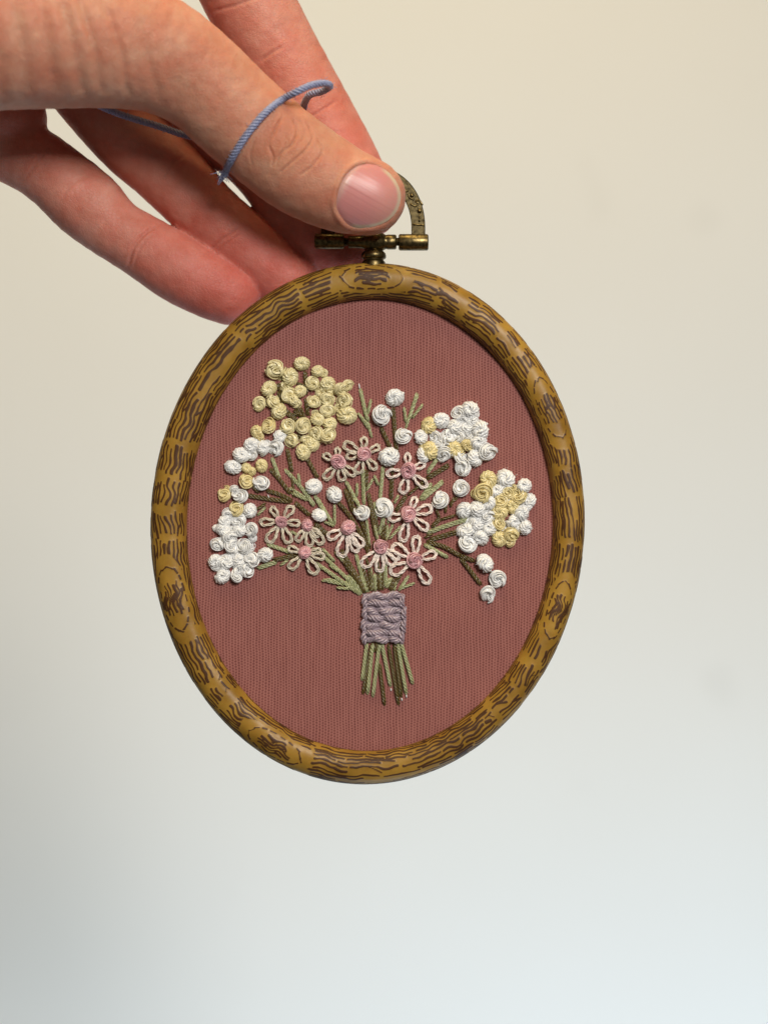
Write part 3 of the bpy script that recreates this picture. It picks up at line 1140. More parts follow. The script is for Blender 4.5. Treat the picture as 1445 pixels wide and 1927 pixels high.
many(M_GREEN, 'leaf_stitch', [[(590, 40), (600, 315)], [(700, 60), (690, 300)], [(880, 200), (850, 310)], [(300, 200), (490, 350)], [(330, 130), (500, 330)], [(470, 120), (545, 335)]], *WC)
pair(M_OLIVE, 'brown_stem', [[(420, 1170), (520, 1400), (560, 1560)], [(600, 1480), (640, 1800)], [(560, 1100), (640, 1420)], [(460, 1370), (560, 1620)], [(300, 1560), (440, 1800)]], *C6)
many(M_GREEN, 'leaf_stitch', [[(430, 1230), (500, 1290)], [(600, 1330), (630, 1480)], [(760, 1180), (720, 1330)], [(770, 1330), (700, 1480)], [(240, 1580), (420, 1780)], [(600, 1130), (620, 1290)], [(410, 1090), (470, 1180)]], *C6)
# right side
many(M_OLIVE, 'brown_stem', [[(490, 940), (410, 1010)], [(400, 930), (370, 1090)], [(295, 1050), (320, 1130)], [(465, 1108), (330, 1145)], [(190, 1310), (260, 1270)], [(455, 945), (420, 1030)],
                             [(760, 1600), (810, 1640)], [(400, 1270), (200, 1345)], [(200, 780), (110, 850)]], *C7)
pair(M_OLIVE, 'brown_stem', [[(410, 650), (200, 775)], [(330, 1130), (250, 1220)], [(490, 1255), (230, 1330)], [(200, 1350), (360, 1390), (520, 1480)], [(500, 1470), (640, 1520)],
                             [(510, 1490), (610, 1620), (700, 1740)]], *C7)
pair(M_GREEN, 'green_stem', [[(300, 600), (210, 720)], [(355, 795), (160, 960)], [(580, 1140), (390, 1200), (200, 1270)], [(180, 1370), (400, 1490)]], *C7, gap=3.4)
# cut ends below the wrap
for (m, nm, A, B) in [(M_OLIVE, 'brown_stem', (600, 905), (500, 1490)), (M_GREEN, 'green_stem', (545, 905), (490, 1330)), (M_GREEN, 'green_stem', (610, 905), (553, 1490)),
                      (M_OLIVE, 'brown_stem', (655, 905), (640, 1000)), (M_GREEN, 'green_stem', (688, 900), (612, 1520)), (M_OLIVE, 'brown_stem', (685, 1120), (748, 1610)),
                      (M_GREEN, 'green_stem', (712, 905), (815, 1400)), (M_OLIVE, 'brown_stem', (785, 905), (908, 1610)), (M_OLIVE, 'brown_stem', (850, 895), (935, 1520)),
                      (M_GREEN, 'green_stem', (890, 900), (993, 1490)), (M_GREEN, 'green_stem', (925, 880), (1067, 1370))]:
    q = [(WC[0] + x / WC[2], WC[1] + y / WC[2]) for x, y in (A, B)]
    stitch(nm, q, m, r=4.0, plies=3, pitch=20, lift=4.5 if m is M_GREEN else 3.2, hand=-1)
# pale thread nubs that stick out of the weave
for (x, y) in [(815, 1432), (990, 1505), (938, 1542)]:
    stitch('thread_nub', [(WC[0] + x / 6.021, WC[1] + y / 6.021 - 2), (WC[0] + x / 6.021 + 0.6, WC[1] + y / 6.021 + 2)], M_WHITE, r=1.4, plies=1, lift=2)
stitch('thread_nub', [(675.5, 722), (677, 732)], M_WHITE, r=1.3, plies=1, lift=3)
stitch('thread_nub', [(504, 931), (507.5, 938)], M_WHITE, r=1.1, plies=1, lift=4)


# ---- daisies: loop petals round a pink knot
def petal(parent, cx, cy, tx, ty, mat, w=None):
    v = np.array([tx - cx, ty - cy])
    L_ = np.linalg.norm(v)
    u = v / L_
    nrm = np.array([-u[1], u[0]])
    w = w or L_ * random.uniform(0.27, 0.34)
    base = np.array([cx, cy]) + u * 7
    ln = L_ - 7
    pts = []
    sk = random.uniform(-0.25, 0.25) * w
    for t in np.linspace(-1, 1, 25):
        # teardrop: two legs and a round end
        lon = (1 - abs(t) ** 1.9)
        lat = math.sin(math.pi * (1 - abs(t)) * 0.5 * 2 * 0.62) if False else math.sin(min(1.0, (1 - abs(t)) * 1.0) * math.pi) ** 0.85
        lat *= 0.5 * w * 1.2 * (1 if t > 0 else -1)
        if abs(t) < 0.02:
            lat = 0
        p = base + u * ln * lon + nrm * (lat + sk * (1 - abs(t)) * abs(t) * 2)
        d = 2.4 + 5.5 * math.sin(math.pi * min(1, max(0, lon * 0.9))) + 0.6
        pts.append(U(p[0], p[1], d))
    pts = spline(np.array(pts), 3)
    ac = Acc()
    hd = random.choice((-1, 1))
    ac.add(*rope(pts, 2.7, 2, 26, 5, hd))
    cpt = pts.mean(0)
    q2 = cpt + (pts - cpt) * np.array([0.80, 1.0, 0.80]) + np.array([0, -1.2, 0])
    q2[:3] = pts[:3]
    q2[-3:] = pts[-3:]
    ac.add(*rope(q2, 2.4, 2, 24, 5, hd))
    # tiny tie at the tip
    tip = np.array([cx, cy]) + u * (L_ - 1)
    e = tip + u * 4.0
    ac.add(*tube(np.array([U(*(tip - u * 2.5), 3), U(*tip, 5), U(*(tip + u * 1.5), 4), U(*e, -1)]), 1.6, 5))
    V, F = ac.get()
    c = U(*((np.array([cx, cy]) + tip) / 2), 2)
    return link('petal', clean('petal', V - c, F), mat, parent, c)


def daisy(c, tips, org, mat):
    ox, oy, k = org
    cx, cy, r = ox + c[0] / k, oy + c[1] / k, c[2] / k
    # the centre is the part, its petals are its pieces
    m = random.choice(KN['pink'])
    o = link('daisy', m.copy(), None, emb, U(cx, cy, 2.5))
    m2 = o.data
    co = np.empty(len(m2.vertices) * 3, np.float32)
    m2.vertices.foreach_get('co', co)
    co = co.reshape(-1, 3)
    an = random.uniform(0, 6.28)
    ca, sa = math.cos(an), math.sin(an)
    co = np.stack([co[:, 0] * ca - co[:, 2] * sa, co[:, 1], co[:, 0] * sa + co[:, 2] * ca], 1) * r
    m2.vertices.foreach_set('co', co.astype(np.float32).ravel())
    m2.update()
    for (tx, ty) in tips:
        petal(o, cx, cy, ox + tx / k, oy + ty / k, mat)


daisy((275, 768, 70), [(140, 700), (270, 640), (150, 925), (305, 940), (420, 890)], C6, M_BEIGE)
daisy((505, 700, 68), [(325, 600), (500, 545), (640, 620), (615, 830), (440, 870), (345, 715)], C6, M_BEIGE)
daisy((905, 850, 74), [(900, 690), (1055, 780), (1072, 995), (845, 1050), (712, 885)], C6, M_BLUSH)
daisy((910, 1245, 74), [(975, 1090), (1122, 1190), (1080, 1385), (855, 1490), (730, 1275)], C6, M_BLUSH)
daisy((355, 1365, 72), [(180, 1460), (305, 1630), (440, 1585), (500, 1530)], C6, M_BLUSH)
daisy((660, 1535, 68), [(485, 1710), (640, 1765), (780, 1700), (820, 1650)], C6, M_BLUSH)
daisy((965, 1660, 76), [(760, 1530), (990, 1440), (1160, 1590), (1090, 1872), (742, 1770)], C6, M_BLUSH)
daisy((870, 1180, 70), [(770, 1015), (1005, 1015), (1075, 1195), (965, 1410), (720, 1400), (640, 1180)], L5, M_BEIGE)
daisy((1160, 1208, 70), [(1045, 1395), (1180, 1450), (1325, 1420), (1300, 1330)], L5, M_BEIGE)
daisy((1125, 1520, 76), [(950, 1460), (1345, 1575), (1265, 1745), (960, 1690), (1310, 1500)], L5, M_BEIGE)

# ---- the mauve wrap
wb = []
for q in range(13):
    t = q / 12
    yy = 1117 + t * 91
    xl, xr = 683 + 2.5 * math.sin(t * 3), 759 + 3 * math.sin(t * 2.6)
    for w_ in range(9):
        u = w_ / 8
        wb.append(U(xl + (xr - xl) * u, yy, 0.5 + 5.5 * math.sin(math.pi * min(max(u, 0.02), 0.98)) ** 0.5))
Fb = [(q * 9 + w_, (q + 1) * 9 + w_, (q + 1) * 9 + w_ + 1, q * 9 + w_ + 1) for q in range(12) for w_ in range(8)]
wl = U(721, 1162, 3)
wrap = link('stem_wrap', mesh_np('stem_wrap', np.array(wb) - wl, np.array(Fb)), M_MAUVE, emb, wl)
rows = 7
for q in range(rows):
    y0 = 1121.5 + q * 13.6
    cutx = random.uniform(708, 736)
    for (x0, x1) in ((688, cutx + 3), (cutx - 3, 755)):
        yo = random.uniform(-1.5, 1.5)
        pz = random.uniform(0, 6.28)
        P = np.array([(x, y0 + yo + 2.4 * math.sin(x / 5.2 + pz), 0) for x in np.linspace(x0, x1, 22)])
        tq = np.linspace(0, 1, len(P))
        W = np.array([U(p[0], p[1], 3.0 + 4.0 * math.sin(math.pi * t) ** 0.6 + 2.0 * math.cos(p[0] / 5.2 + pz)) for p, t in zip(P, tq)])
        V, F = rope(W, 8.2, 5, 38, 6, 1 if q % 2 else -1)
        c = W[len(W) // 2]
        link('wrap_stitch', clean('wrap_stitch', V - c, F), M_MAUVE, wrap, c)
for (xe, nseg) in ((686, 4), (757.5, 4)):
    for s_ in range(nseg):
        y0 = 1119 + s_ * 90 / nseg
        y1 = y0 + 90 / nseg + 4
        xo = random.uniform(-1.5, 1.5) + (2 if xe > 700 and 0 < s_ < 3 else 0)
        P = spline([(xe + xo + 1.5, y0, 0), (xe + xo - 2, (y0 + y1) / 2, 0), (xe + xo + 1, y1, 0)], 6)
        tq = np.linspace(0, 1, len(P))
        W = np.array([U(p[0], p[1], 3.5 + 4.5 * math.sin(math.pi * t)) for p, t in zip(P, tq)])
        V, F = rope(W, 6.0, 3, 26, 6, 1 if xe < 700 else -1)
        c = W[len(W) // 2]
        link('wrap_stitch', clean('wrap_stitch', V - c, F), M_MAUVE, wrap, c)

# ------------------------------------------------------------------ the hand
# chains of (px, py, d, half width as seen)
CH = {
    'thumb': [(-330, 50, 235, 160), (-120, 58, 215, 150), (60, 62, 195, 141), (190, 74, 172, 127), (290, 100, 150, 110), (372, 148, 128, 96), (440, 210, 108, 92),
              (510, 272, 92, 91), (572, 318, 84, 90), (640, 354, 78, 82), (691, 371, 76, 72)],
    'index': [(330, -280, -60, 92), (400, -140, -60, 86), (475, 15, -68, 83), (534, 124, -78, 80), (600, 235, -82, 75), (650, 318, -80, 69), (690, 388, -74, 60)],
    'middle': [(140, -20, -50, 78), (330, 170, -80, 66), (478, 300, -92, 60), (545, 378, -92, 63), (610, 442, -88, 65), (656, 472, -86, 57)],
    'ring': [(20, -20, -40, 84), (130, 110, -55, 80), (190, 190, -66, 76), (250, 262, -76, 72), (310, 315, -84, 70), (385, 395, -84, 63), (455, 455, -82, 60), (540, 528, -86, 60)],
    'pinky': [(-160, 175, -40, 76), (0, 268, -46, 66), (60, 300, -50, 64), (105, 332, -54, 64), (165, 385, -60, 68), (216, 431, -62, 59), (272, 465, -64, 60), (330, 503, -66, 63), (383, 532, -68, 62), (431, 555, -70, 57)],
    'pinky_base': [(-200, 100, -20, 95), (-60, 190, -30, 88), (12, 222, -38, 76)],
    'palm': [(-330, 20, 60, 190), (-60, -20, 40, 170), (150, -110, 0, 170), (300, -230, -40, 130)],
}
FLAT = {'thumb': 0.86}
CHP = {}
for k, lst in CH.items():
    A = []
    for (x, y, d, r) in lst:
        p = U(x, y, d)
        A.append([p[0], p[1] / FLAT.get(k, 1.0), p[2], r * (1 - d / D)])
    CHP[k] = spline(np.array(A), 4)


def chain_sdf(k, P):
    """signed distance to a chain, plus position along it (0..1)"""
    C = CHP[k]
    fl = FLAT.get(k, 1.0)
    Q = P.copy()
    Q[:, 1] /= fl
    best = np.full(len(P), 1e9, np.float32)
    par = np.zeros(len(P), np.float32)
    n = len(C) - 1
    for q in range(n):
        a_, b_ = C[q, :3], C[q + 1, :3]
        ab = b_ - a_
        h = np.clip(((Q - a_) @ ab) / (ab @ ab), 0, 1)
        dv = Q - a_ - h[:, None] * ab
        dist = np.sqrt((dv * dv).sum(1)) - (C[q, 3] + h * (C[q + 1, 3] - C[q, 3]))
        m = dist < best
        best[m] = dist[m]
        par[m] = (q + h[m]) / n
    return best, par


def smin(a, b, k):
    h = np.clip(0.5 + 0.5 * (b - a) / k, 0, 1)
    return b * (1 - h) + a * h - k * h * (1 - h)


def hand_sdf(P):
    d = {}
    for k in CHP:
        C = CHP[k]
        lo = (C[:, :3] - C[:, 3:4]).min(0) - 60
        hi = (C[:, :3] + C[:, 3:4]).max(0) + 60
        fl = FLAT.get(k, 1.0)
        Q1 = P[:, 1] / fl
        m = (P[:, 0] > lo[0]) & (P[:, 0] < hi[0]) & (Q1 > lo[1]) & (Q1 < hi[1]) & (P[:, 2] > lo[2]) & (P[:, 2] < hi[2])
        v = np.full(len(P), 90.0, np.float32)
        if m.any():
            v[m] = chain_sdf(k, P[m])[0]
        d[k] = v
    fi = smin(d['index'], d['middle'], 5)
    fi = smin(fi, smin(d['ring'], d['pinky'], 5), 5)
    fi = smin(fi, d['pinky_base'], 7)
    fi = smin(fi, d['palm'], 30)
    th_ = smin(d['thumb'], d['palm'], 45)
    return np.minimum(smin(th_, fi, 4), smin(d['thumb'], fi, 4))


G0 = np.array([-1150.0, -340.0, 330.0])
G1 = np.array([90.0, 190.0, 1290.0])
h_ = 4.5
dim = np.ceil((G1 - G0) / h_).astype(int) + 1
# coarse pass, then only cells near the skin
cstep = 4
cd = (dim + cstep - 1) // cstep + 1
gx, gy, gz = [G0[q] + np.arange(cd[q]) * h_ * cstep for q in range(3)]
PG = np.stack(np.meshgrid(gx, gy, gz, indexing='ij'), -1).reshape(-1, 3)
cv = hand_sdf(PG).reshape(cd)
full = np.repeat(np.repeat(np.repeat(cv, cstep, 0), cstep, 1), cstep, 2)[:dim[0], :dim[1], :dim[2]].astype(np.float32)
near = np.argwhere(np.abs(full) < h_ * cstep * 1.8)
full[near[:, 0], near[:, 1], near[:, 2]] = hand_sdf(G0 + near * h_)
full[0] = full[-1] = 50
full[:, 0] = full[:, -1] = 50
full[:, :, 0] = full[:, :, -1] = 50


def surface_nets(f):
    ins = f < 0
    c = np.zeros(tuple(np.array(f.shape) - 1), np.int8)
    offs = [(a, b, e) for a in (0, 1) for b in (0, 1) for e in (0, 1)]
    sh = c.shape
    for (a, b, e) in offs:
        c += ins[a:a + sh[0], b:b + sh[1], e:e + sh[2]]
    act = np.argwhere((c > 0) & (c < 8))
    idx = np.full(sh, -1, np.int64)
    idx[act[:, 0], act[:, 1], act[:, 2]] = np.arange(len(act))
    vals = {o: f[act[:, 0] + o[0], act[:, 1] + o[1], act[:, 2] + o[2]] for o in offs}
    acc = np.zeros((len(act), 3))
    cnt = np.zeros(len(act))
    for o in offs:
        for ax in range(3):
            if o[ax]:
                continue
            o2 = list(o)
            o2[ax] = 1
            a, b = vals[o], vals[tuple(o2)]
            m = (a < 0) != (b < 0)
            t = a[m] / (a[m] - b[m])
            p = np.tile(np.array(o, float), (m.sum(), 1))
            p[:, ax] += t
            acc[m] += p
            cnt[m] += 1
    V = act + acc / cnt[:, None]
    F = []
    for ax in range(3):
        sl0 = [slice(None)] * 3
        sl1 = [slice(None)] * 3
        sl0[ax] = slice(0, -1)
        sl1[ax] = slice(1, None)
        A, B = ins[tuple(sl0)], ins[tuple(sl1)]
        e = np.argwhere(A != B)
        o1, o2 = [(1, 2), (2, 0), (0, 1)][ax]
        ok = (e[:, o1] > 0) & (e[:, o2] > 0) & (e[:, o1] < f.shape[o1] - 1) & (e[:, o2] < f.shape[o2] - 1)
        e = e[ok]
        q = []
        for (u, w) in ((0, 0), (1, 0), (1, 1), (0, 1)):
            g = e.copy()
            g[:, o1] -= u
            g[:, o2] -= w
            q.append(idx[g[:, 0], g[:, 1], g[:, 2]])
        q = np.stack(q, 1)
        flip = ~A[e[:, 0], e[:, 1], e[:, 2]]
        q[flip] = q[flip][:, ::-1]
        F.append(q)
    return V, np.vstack(F)


HV, HF = surface_nets(full)
HV = G0 + HV * h_


def edges_of(F):
    E = np.vstack([F[:, [0, 1]], F[:, [1, 2]], F[:, [2, 3]], F[:, [3, 0]]])
    return E


HE = edges_of(HF)


def lap(V, it, lam=0.5):
    n = len(V)
    deg = np.bincount(HE[:, 0], minlength=n) + np.bincount(HE[:, 1], minlength=n)
    for _ in range(it):
        s = np.stack([np.bincount(HE[:, 0], V[HE[:, 1], q], n) + np.bincount(HE[:, 1], V[HE[:, 0], q], n) for q in range(3)], 1)
        V = V + lam * (s / deg[:, None] - V)
    return V


def vnormals(V, F):
    nn = np.cross(V[F[:, 2]] - V[F[:, 0]], V[F[:, 3]] - V[F[:, 1]])
    out = np.stack([sum(np.bincount(F[:, c], nn[:, q], len(V)) for c in range(4)) for q in range(3)], 1)
    return out / (np.linalg.norm(out, axis=1)[:, None] + 1e-9)


HV = lap(HV, 5)


def to_px(V):
    d = -V[:, 1]
    k = 1 - d / D
    return np.stack([CX + V[:, 0] / k, CY - V[:, 2] / k], 1)


def split_quads(V, F):
    """one smooth subdivision so that creases have enough vertices"""
    n = len(V)
    E = np.sort(edges_of(F), 1)
    ue, inv = np.unique(E, axis=0, return_inverse=True)
    m = len(F)
    inv = inv.reshape(4, m)
    ev = (V[ue[:, 0]] + V[ue[:, 1]]) / 2
    fv = V[F].mean(1)
    W = np.vstack([V, ev, fv])
    fi = n + len(ue) + np.arange(m)
    q = []
    for c in range(4):
        q.append(np.stack([F[:, c], n + inv[c], fi, n + inv[(c + 3) % 4]], 1))
    return W, np.vstack(q)


def seg_dist(P, poly):
    best = np.full(len(P), 1e9)
    for a_, b_ in zip(poly[:-1], poly[1:]):
        a_, b_ = np.array(a_, float), np.array(b_, float)
        ab = b_ - a_
        h = np.clip(((P - a_) @ ab) / (ab @ ab), 0, 1)
        best = np.minimum(best, np.linalg.norm(P - a_ - h[:, None] * ab, axis=1))
    return best


HV, HF = split_quads(HV, HF)
HE = edges_of(HF)
HV = lap(HV, 2)
sd = {k: chain_sdf(k, HV) for k in CHP}
keys = list(CHP)
own = np.argmin(np.stack([sd[k][0] for k in keys]), 0)
is_thumb = (own == keys.index('thumb')) | (own == keys.index('palm'))
HN = vnormals(HV, HF)
if (HN[:, 1] * 0 + (HN * (HV - HV.mean(0))).sum(1)).mean() < 0:
    HF = HF[:, ::-1]
    HN = -HN
PXY = to_px(HV)
facing = np.clip(-HN[:, 1] * 1.6, 0, 1)
disp = np.zeros(len(HV))
K1, K2 = 1.762, 3.284


def c1(pts):
    return [(x / K1, y / K1) for x, y in pts]


def c2(pts):
    return [(380 + x / K2, 130 + y / K2) for x, y in pts]


def groove(poly, w, dep, mask, rim=0.12):
    P = spline([(x, y) for x, y in poly], 6)
    lo, hi = P.min(0) - 6 * w, P.max(0) + 6 * w
    sel = np.where((PXY > lo).all(1) & (PXY < hi).all(1) & (facing > 0) & (mask > 0))[0]
    Q = PXY[sel]
    e = seg_dist(Q, P)
    g = -dep * np.exp(-(e / w) ** 2) + dep * rim * np.exp(-((e - 2.1 * w) / (1.2 * w)) ** 2)
    # fade at both ends
    ea = np.clip(np.linalg.norm(Q - P[0], axis=1) / (4 * w), 0.15, 1)
    eb = np.clip(np.linalg.norm(Q - P[-1], axis=1) / (4 * w), 0.15, 1)
    disp[sel] += g * ea * eb * mask[sel] * facing[sel]


tm = is_thumb.astype(float)
for pts, w, dp in [([(500, 290), (450, 380), (415, 470), (440, 540), (430, 620)], 2.6, 2.6), ([(560, 300), (590, 380), (560, 460), (490, 520), (450, 600)], 2.6, 2.8),
                   ([(650, 330), (685, 420), (640, 500), (560, 570), (470, 650)], 2.6, 2.4), ([(720, 440), (745, 510), (680, 600), (600, 660)], 2.6, 1.7),
                   ([(330, 430), (300, 520), (310, 600)], 3, 1.4), ([(520, 400), (530, 450), (500, 500)], 2.2, 1.8), ([(600, 300), (640, 380), (600, 470)], 2.2, 1.3)]:
    groove(c2(pts), w * 0.85, dp, tm)
for pts, w, dp in [([(195, -40), (235, 120), (262, 240), (290, 350)], 10, 4), ([(250, -40), (315, 160), (330, 270), (340, 345)], 8, 3.2), ([(120, -40), (160, 160), (190, 370)], 13, 3.5),
                   ([(345, 0), (400, 160), (415, 260), (432, 350)], 7, 3), ([(30, -40), (80, 180), (95, 370)], 14, 3), ([(-40, 60), (0, 200), (10, 370)], 12, 2), ([(470, 90), (500, 230), (540, 350)], 8, 2.0)]:
    groove(c1(pts), w, dp * 0.75, tm, 0.35)
fm = 1 - tm
for pts, w, dp in [([(425, 885), (445, 820), (480, 775), (530, 745)], 3.2, 3.2), ([(440, 895), (470, 815), (520, 765)], 2.6, 1.6), ([(205, 660), (240, 610), (310, 575)], 3.4, 1.8),
                   ([(680, 850), (730, 800), (795, 755)], 3.0, 2.4), ([(700, 860), (760, 800), (810, 770)], 2.6, 1.4), ([(540, 600), (570, 550), (620, 510)], 3.2, 1.8),
                   ([(860, 205), (900, 175), (945, 150)], 3, 2.2), ([(700, 40), (800, 10), (880, -20)], 3.5, 2.0), ([(1000, 400), (1060, 370), (1120, 330)], 3, 1.6),
                   ([(80, 600), (140, 520), (180, 470)], 3.2, 1.6)]:
    groove(c1(pts), w, dp, fm)

# nail bed: outline as a closed curve in the picture of the thumb
nail_o = [(691, 306), (712, 311), (733, 324), (748, 344), (755, 366), (752, 388), (740, 408), (722, 421), (700, 428), (676, 430), (655, 424), (640, 408), (632, 390), (634, 368), (641, 345), (654, 324), (672, 310)]
NO = spline(np.array(nail_o + [nail_o[0]], float), 5)[:-1]


box = (PXY[:, 0] > 600) & (PXY[:, 0] < 790) & (PXY[:, 1] > 280) & (PXY[:, 1] < 460) & is_thumb & (HN[:, 1] < 0.1)
ib = np.where(box)[0]
Pb = PXY[ib]
ed = seg_dist(Pb, np.vstack([NO, NO[:1]]))
inn = inside(Pb, NO)
sgn = np.where(inn, -ed, ed)
prox = np.clip((760 - Pb[:, 0]) / 60, 0.35, 1)             # the fold stands up most at the root and sides
disp[ib] += np.where(sgn < 0, -5.0 * np.clip(-sgn / 3.0, 0, 1), 0) + 3.0 * prox * np.exp(-((sgn - 4.0) / 5.0) ** 2)
nsk = Noise2(91, 80, 80)
disp += 0.9 * nsk(PXY[:, 0] / 14 + 60, PXY[:, 1] / 14 + 60) * 0.6
HV2 = HV + HN * disp[:, None]

# skin tones belonging to the skin itself: tan back of the thumb, ruddier finger pads
tan = np.array([0.63, 0.31, 0.205])
palm_c = np.array([0.65, 0.275, 0.205])
pad = np.array([0.66, 0.20, 0.158])
col = np.tile(tan, (len(HV), 1))
for k in ('index', 'middle', 'ring', 'pinky', 'pinky_base'):
    m = own == keys.index(k)
    t = sd[k][1][m]
    w = np.clip((t - 0.55) / 0.40, 0, 1)[:, None]
    if k == 'pinky_base':
        w = w * 0.3
    base = palm_c[None, :] * (1 - w) + pad[None, :] * w
    col[m] = base
# smooth seams between the zones
t = sd['thumb'][1]
w = (np.clip((t - 0.80) / 0.18, 0, 1) * is_thumb)[:, None]
col = col * (1 - 0.55 * w) + np.array([0.62, 0.255, 0.165])[None, :] * 0.55 * w
kn = np.exp(-(((PXY[:, 0] - 548) / 55) ** 2 + ((PXY[:, 1] - 275) / 45) ** 2))[:, None] * tm[:, None]
col = col * (1 - 0.4 * kn) + np.array([0.56, 0.25, 0.13])[None, :] * 0.4 * kn
nm1 = Noise2(101, 90, 90)
bl = 0.5 + 0.5 * nm1(PXY[:, 0] / 34 + 40, PXY[:, 1] / 34 + 40 + HV[:, 1] / 50) + 0.3 * nm1(PXY[:, 0] / 11 + 60, PXY[:, 1] / 11 + 60)
bl = np.clip(bl, 0, 1)[:, None]
col = col * (np.array([1.02, 1.10, 1.12]) * (1 - bl) + np.array([0.99, 0.86, 0.84]) * bl)
cz = lap(col, 6)
padr = np.zeros(len(HV))
padw = np.zeros(len(HV))
for k in ('index', 'middle', 'ring', 'pinky'):
    m = own == keys.index(k)
    C = CHP[k]
    tip = C[-1, :3]
    ax = C[-1, :3] - C[-6, :3]
    ax /= np.linalg.norm(ax)
    v = HV[m] - (tip - ax * 30)
    lon = v @ ax
    lat = np.linalg.norm(v - lon[:, None] * ax, axis=1)
    padr[m] = np.sqrt((lon * 0.8) ** 2 + (0.75 * (v[:, 0] * -ax[2] + v[:, 2] * ax[0])) ** 2)
    padw[m] = np.clip((lon + 75) / 30, 0, 1) * np.clip(-HN[m, 1] * 2, 0, 1)
hand_loc = U(250, 250, 0)
me = mesh_np('hand', HV2 - hand_loc, HF)
ca = me.color_attributes.new('skin_tone', 'FLOAT_COLOR', 'POINT')
ca.data.foreach_set('color', np.c_[cz, np.ones(len(cz))].astype(np.float32).ravel())
for nm_, arr in (('pad_r', padr), ('pad_w', padw)):
    aa = me.attributes.new(nm_, 'FLOAT', 'POINT')
    aa.data.foreach_set('value', arr.astype(np.float32))
hand = link('hand', me, M_SKIN, None, hand_loc)
tag(hand, 'bare hand reaching in from upper left, thumb and fingers pinching the hoop\'s brass hanger', 'hand')


# thumbnail: a curved plate that lies in the bed
def thumb_depth(P):
    """front surface of the thumb at picture points P -> d"""
    lo, hi = np.full(len(P), 60.0), np.full(len(P), 260.0)
    ok = np.zeros(len(P), bool)
    d = np.full(len(P), 220.0)
    for _ in range(60):
        W = np.stack([(P[:, 0] - CX) * (1 - d / D), -d, (CY - P[:, 1]) * (1 - d / D)], 1)
        v, _p = chain_sdf('thumb', W)
        d = d - np.clip(v, -20, 20) * 0.8
    return d


nc = NO.mean(0)
rings, ns = 16, len(NO)
NP_, rad = [], []
for q in range(rings + 1):
    t = q / rings
    NP_.append(nc + (NO - nc) * t * 0.985)
NPts = np.vstack(NP_)
nd_ = thumb_depth(NPts)
u_, v_ = (NPts[:, 0] - nc[0]) / 60, (NPts[:, 1] - nc[1]) / 60
Aq = np.stack([np.ones_like(u_), u_, v_, u_ * u_, u_ * v_, v_ * v_, u_ ** 3, u_ * u_ * v_, u_ * v_ * v_, v_ ** 3, u_ ** 4, u_ * u_ * v_ * v_, v_ ** 4], 1)
nd_ = Aq @ np.linalg.lstsq(Aq, nd_, rcond=None)[0]
W = np.stack([(NPts[:, 0] - CX) * (1 - nd_ / D), -nd_, (CY - NPts[:, 1]) * (1 - nd_ / D)], 1)
rq = np.repeat(np.arange(rings + 1) / rings, ns)
axis = np.array([0.87, 0.49])
rel = NPts - nc
alongv = rel @ axis
acrossv = rel @ np.array([-axis[1], axis[0]])
lift_n = 0.5 - 2.2 * np.clip((rq - 0.9) / 0.1, 0, 1) * (alongv < 30) + 1.5 * np.clip((alongv - 20) / 40, 0, 1)
Nn = np.array([0.18, -1, 0.1])
Wn = W + lift_n[:, None] * np.array([0, -1.0, 0.0])
i = np.arange(rings)[:, None]
j = np.arange(ns)[None, :]
j2 = (j + 1) % ns
Fn = np.stack([i * ns + j, (i + 1) * ns + j, (i + 1) * ns + j2, i * ns + j2], -1).reshape(-1, 4)
nl = U(695, 370, 140)
me = mesh_np('thumbnail', Wn - nl, Fn)
pink = np.array([0.60, 0.24, 0.225])
lun = np.array([0.60, 0.40, 0.34])
edg = np.array([0.62, 0.47, 0.34])
pk2 = np.array([0.63, 0.29, 0.245])
wl_ = np.clip((-alongv - 38) / 10, 0, 1)[:, None]
we = (np.clip((rq - 0.905) / 0.03, 0, 1) * np.clip((alongv + 5) / 14, 0, 1))[:, None]
wt = np.clip((alongv - 5) / 45, 0, 1)[:, None]
cn = pink * (1 - wt) + pk2 * wt
cn = cn * (1 - 0.6 * wl_) + lun * 0.6 * wl_
cn = cn * (1 - we) + edg * we
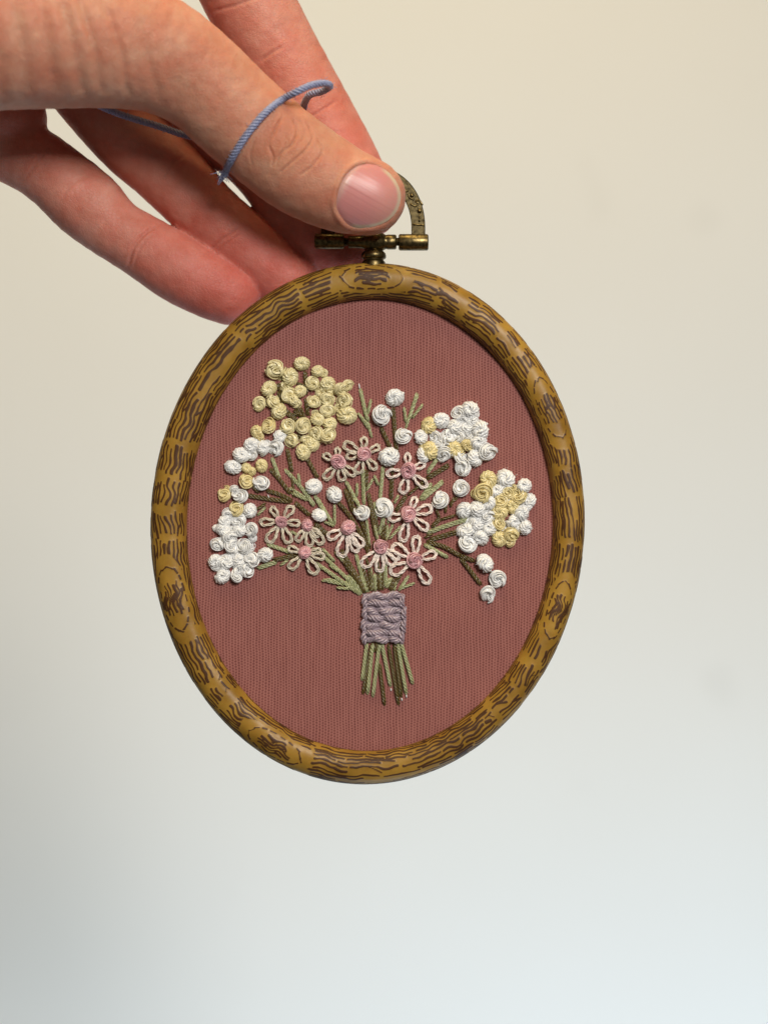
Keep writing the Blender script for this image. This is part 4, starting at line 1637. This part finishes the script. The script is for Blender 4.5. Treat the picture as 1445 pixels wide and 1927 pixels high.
ca = me.color_attributes.new('skin_tone', 'FLOAT_COLOR', 'POINT')
ca.data.foreach_set('color', np.c_[cn, np.ones(len(cn))].astype(np.float32).ravel())
av = me.attributes.new('across', 'FLOAT', 'POINT')
av.data.foreach_set('value', (acrossv / 40).astype(np.float32))
link('thumbnail', me, M_NAIL, hand, nl)

# ------------------------------------------------------------------ blue cord over the thumb
cl = U(520, 230, 190)


def thumb_front(x, y, up):
    return float(thumb_depth(np.array([[x, y]]))[0]) + up


cord = [(150, 178, 60), (190, 200, 40), (235, 218, 20), (300, 238, 5), (355, 256, -4), (410, 262, -10), (480, 245, -12), (540, 222, -6), (568, 208, 20), (574, 192, 50), (584, 178, 80), (606, 172, 100),
        (621, 162, 118), (610, 157, 140), (588, 160, 156)]
for (x, y) in [(560, 170), (530, 188), (500, 212), (475, 240), (452, 272), (436, 300)]:
    cord.append((x, y, max(thumb_front(x, y, 5.5), 120)))
cord[15] = (560, 172, 172)
cord += [(428, 316, 112), (421, 331, 96)]
P = spline(np.array([U(*c) for c in cord]), 8)
V, F = rope(P, 7.2, 4, 27, 7, 1, taper=False)
ac = Acc()
ac.add(V, F)
for q in range(260):
    k0 = rng.integers(0, len(P) - 2)
    dv = rng.normal(0, 1, 3)
    dv /= np.linalg.norm(dv)
    b0 = P[k0] + dv * 6.5
    ac.add(*tube(np.array([b0, b0 + dv * 2 + rng.normal(0, 1.2, 3), b0 + dv * rng.uniform(2, 4.5) + rng.normal(0, 2.2, 3)]), 0.35, 3))
T = P[-1] - P[-4]
T /= np.linalg.norm(T)
for q in range(44):
    st = P[-1] + rng.normal(0, 3.0, 3) - T * 3
    dr = T + rng.normal(0, 0.55, 3)
    e = st + dr * rng.uniform(5, 13)
    ac.add(*tube(np.array([st, (st + e) / 2 + rng.normal(0, 0.8, 3), e]), 0.6, 4))
V, F = ac.get()
cordo = link('blue_cord', clean('blue_cord', V - cl, F), M_BLUE, None, cl)
tag(cordo, 'periwinkle blue twisted thread looped over the thumb, frayed at its cut end', 'thread')
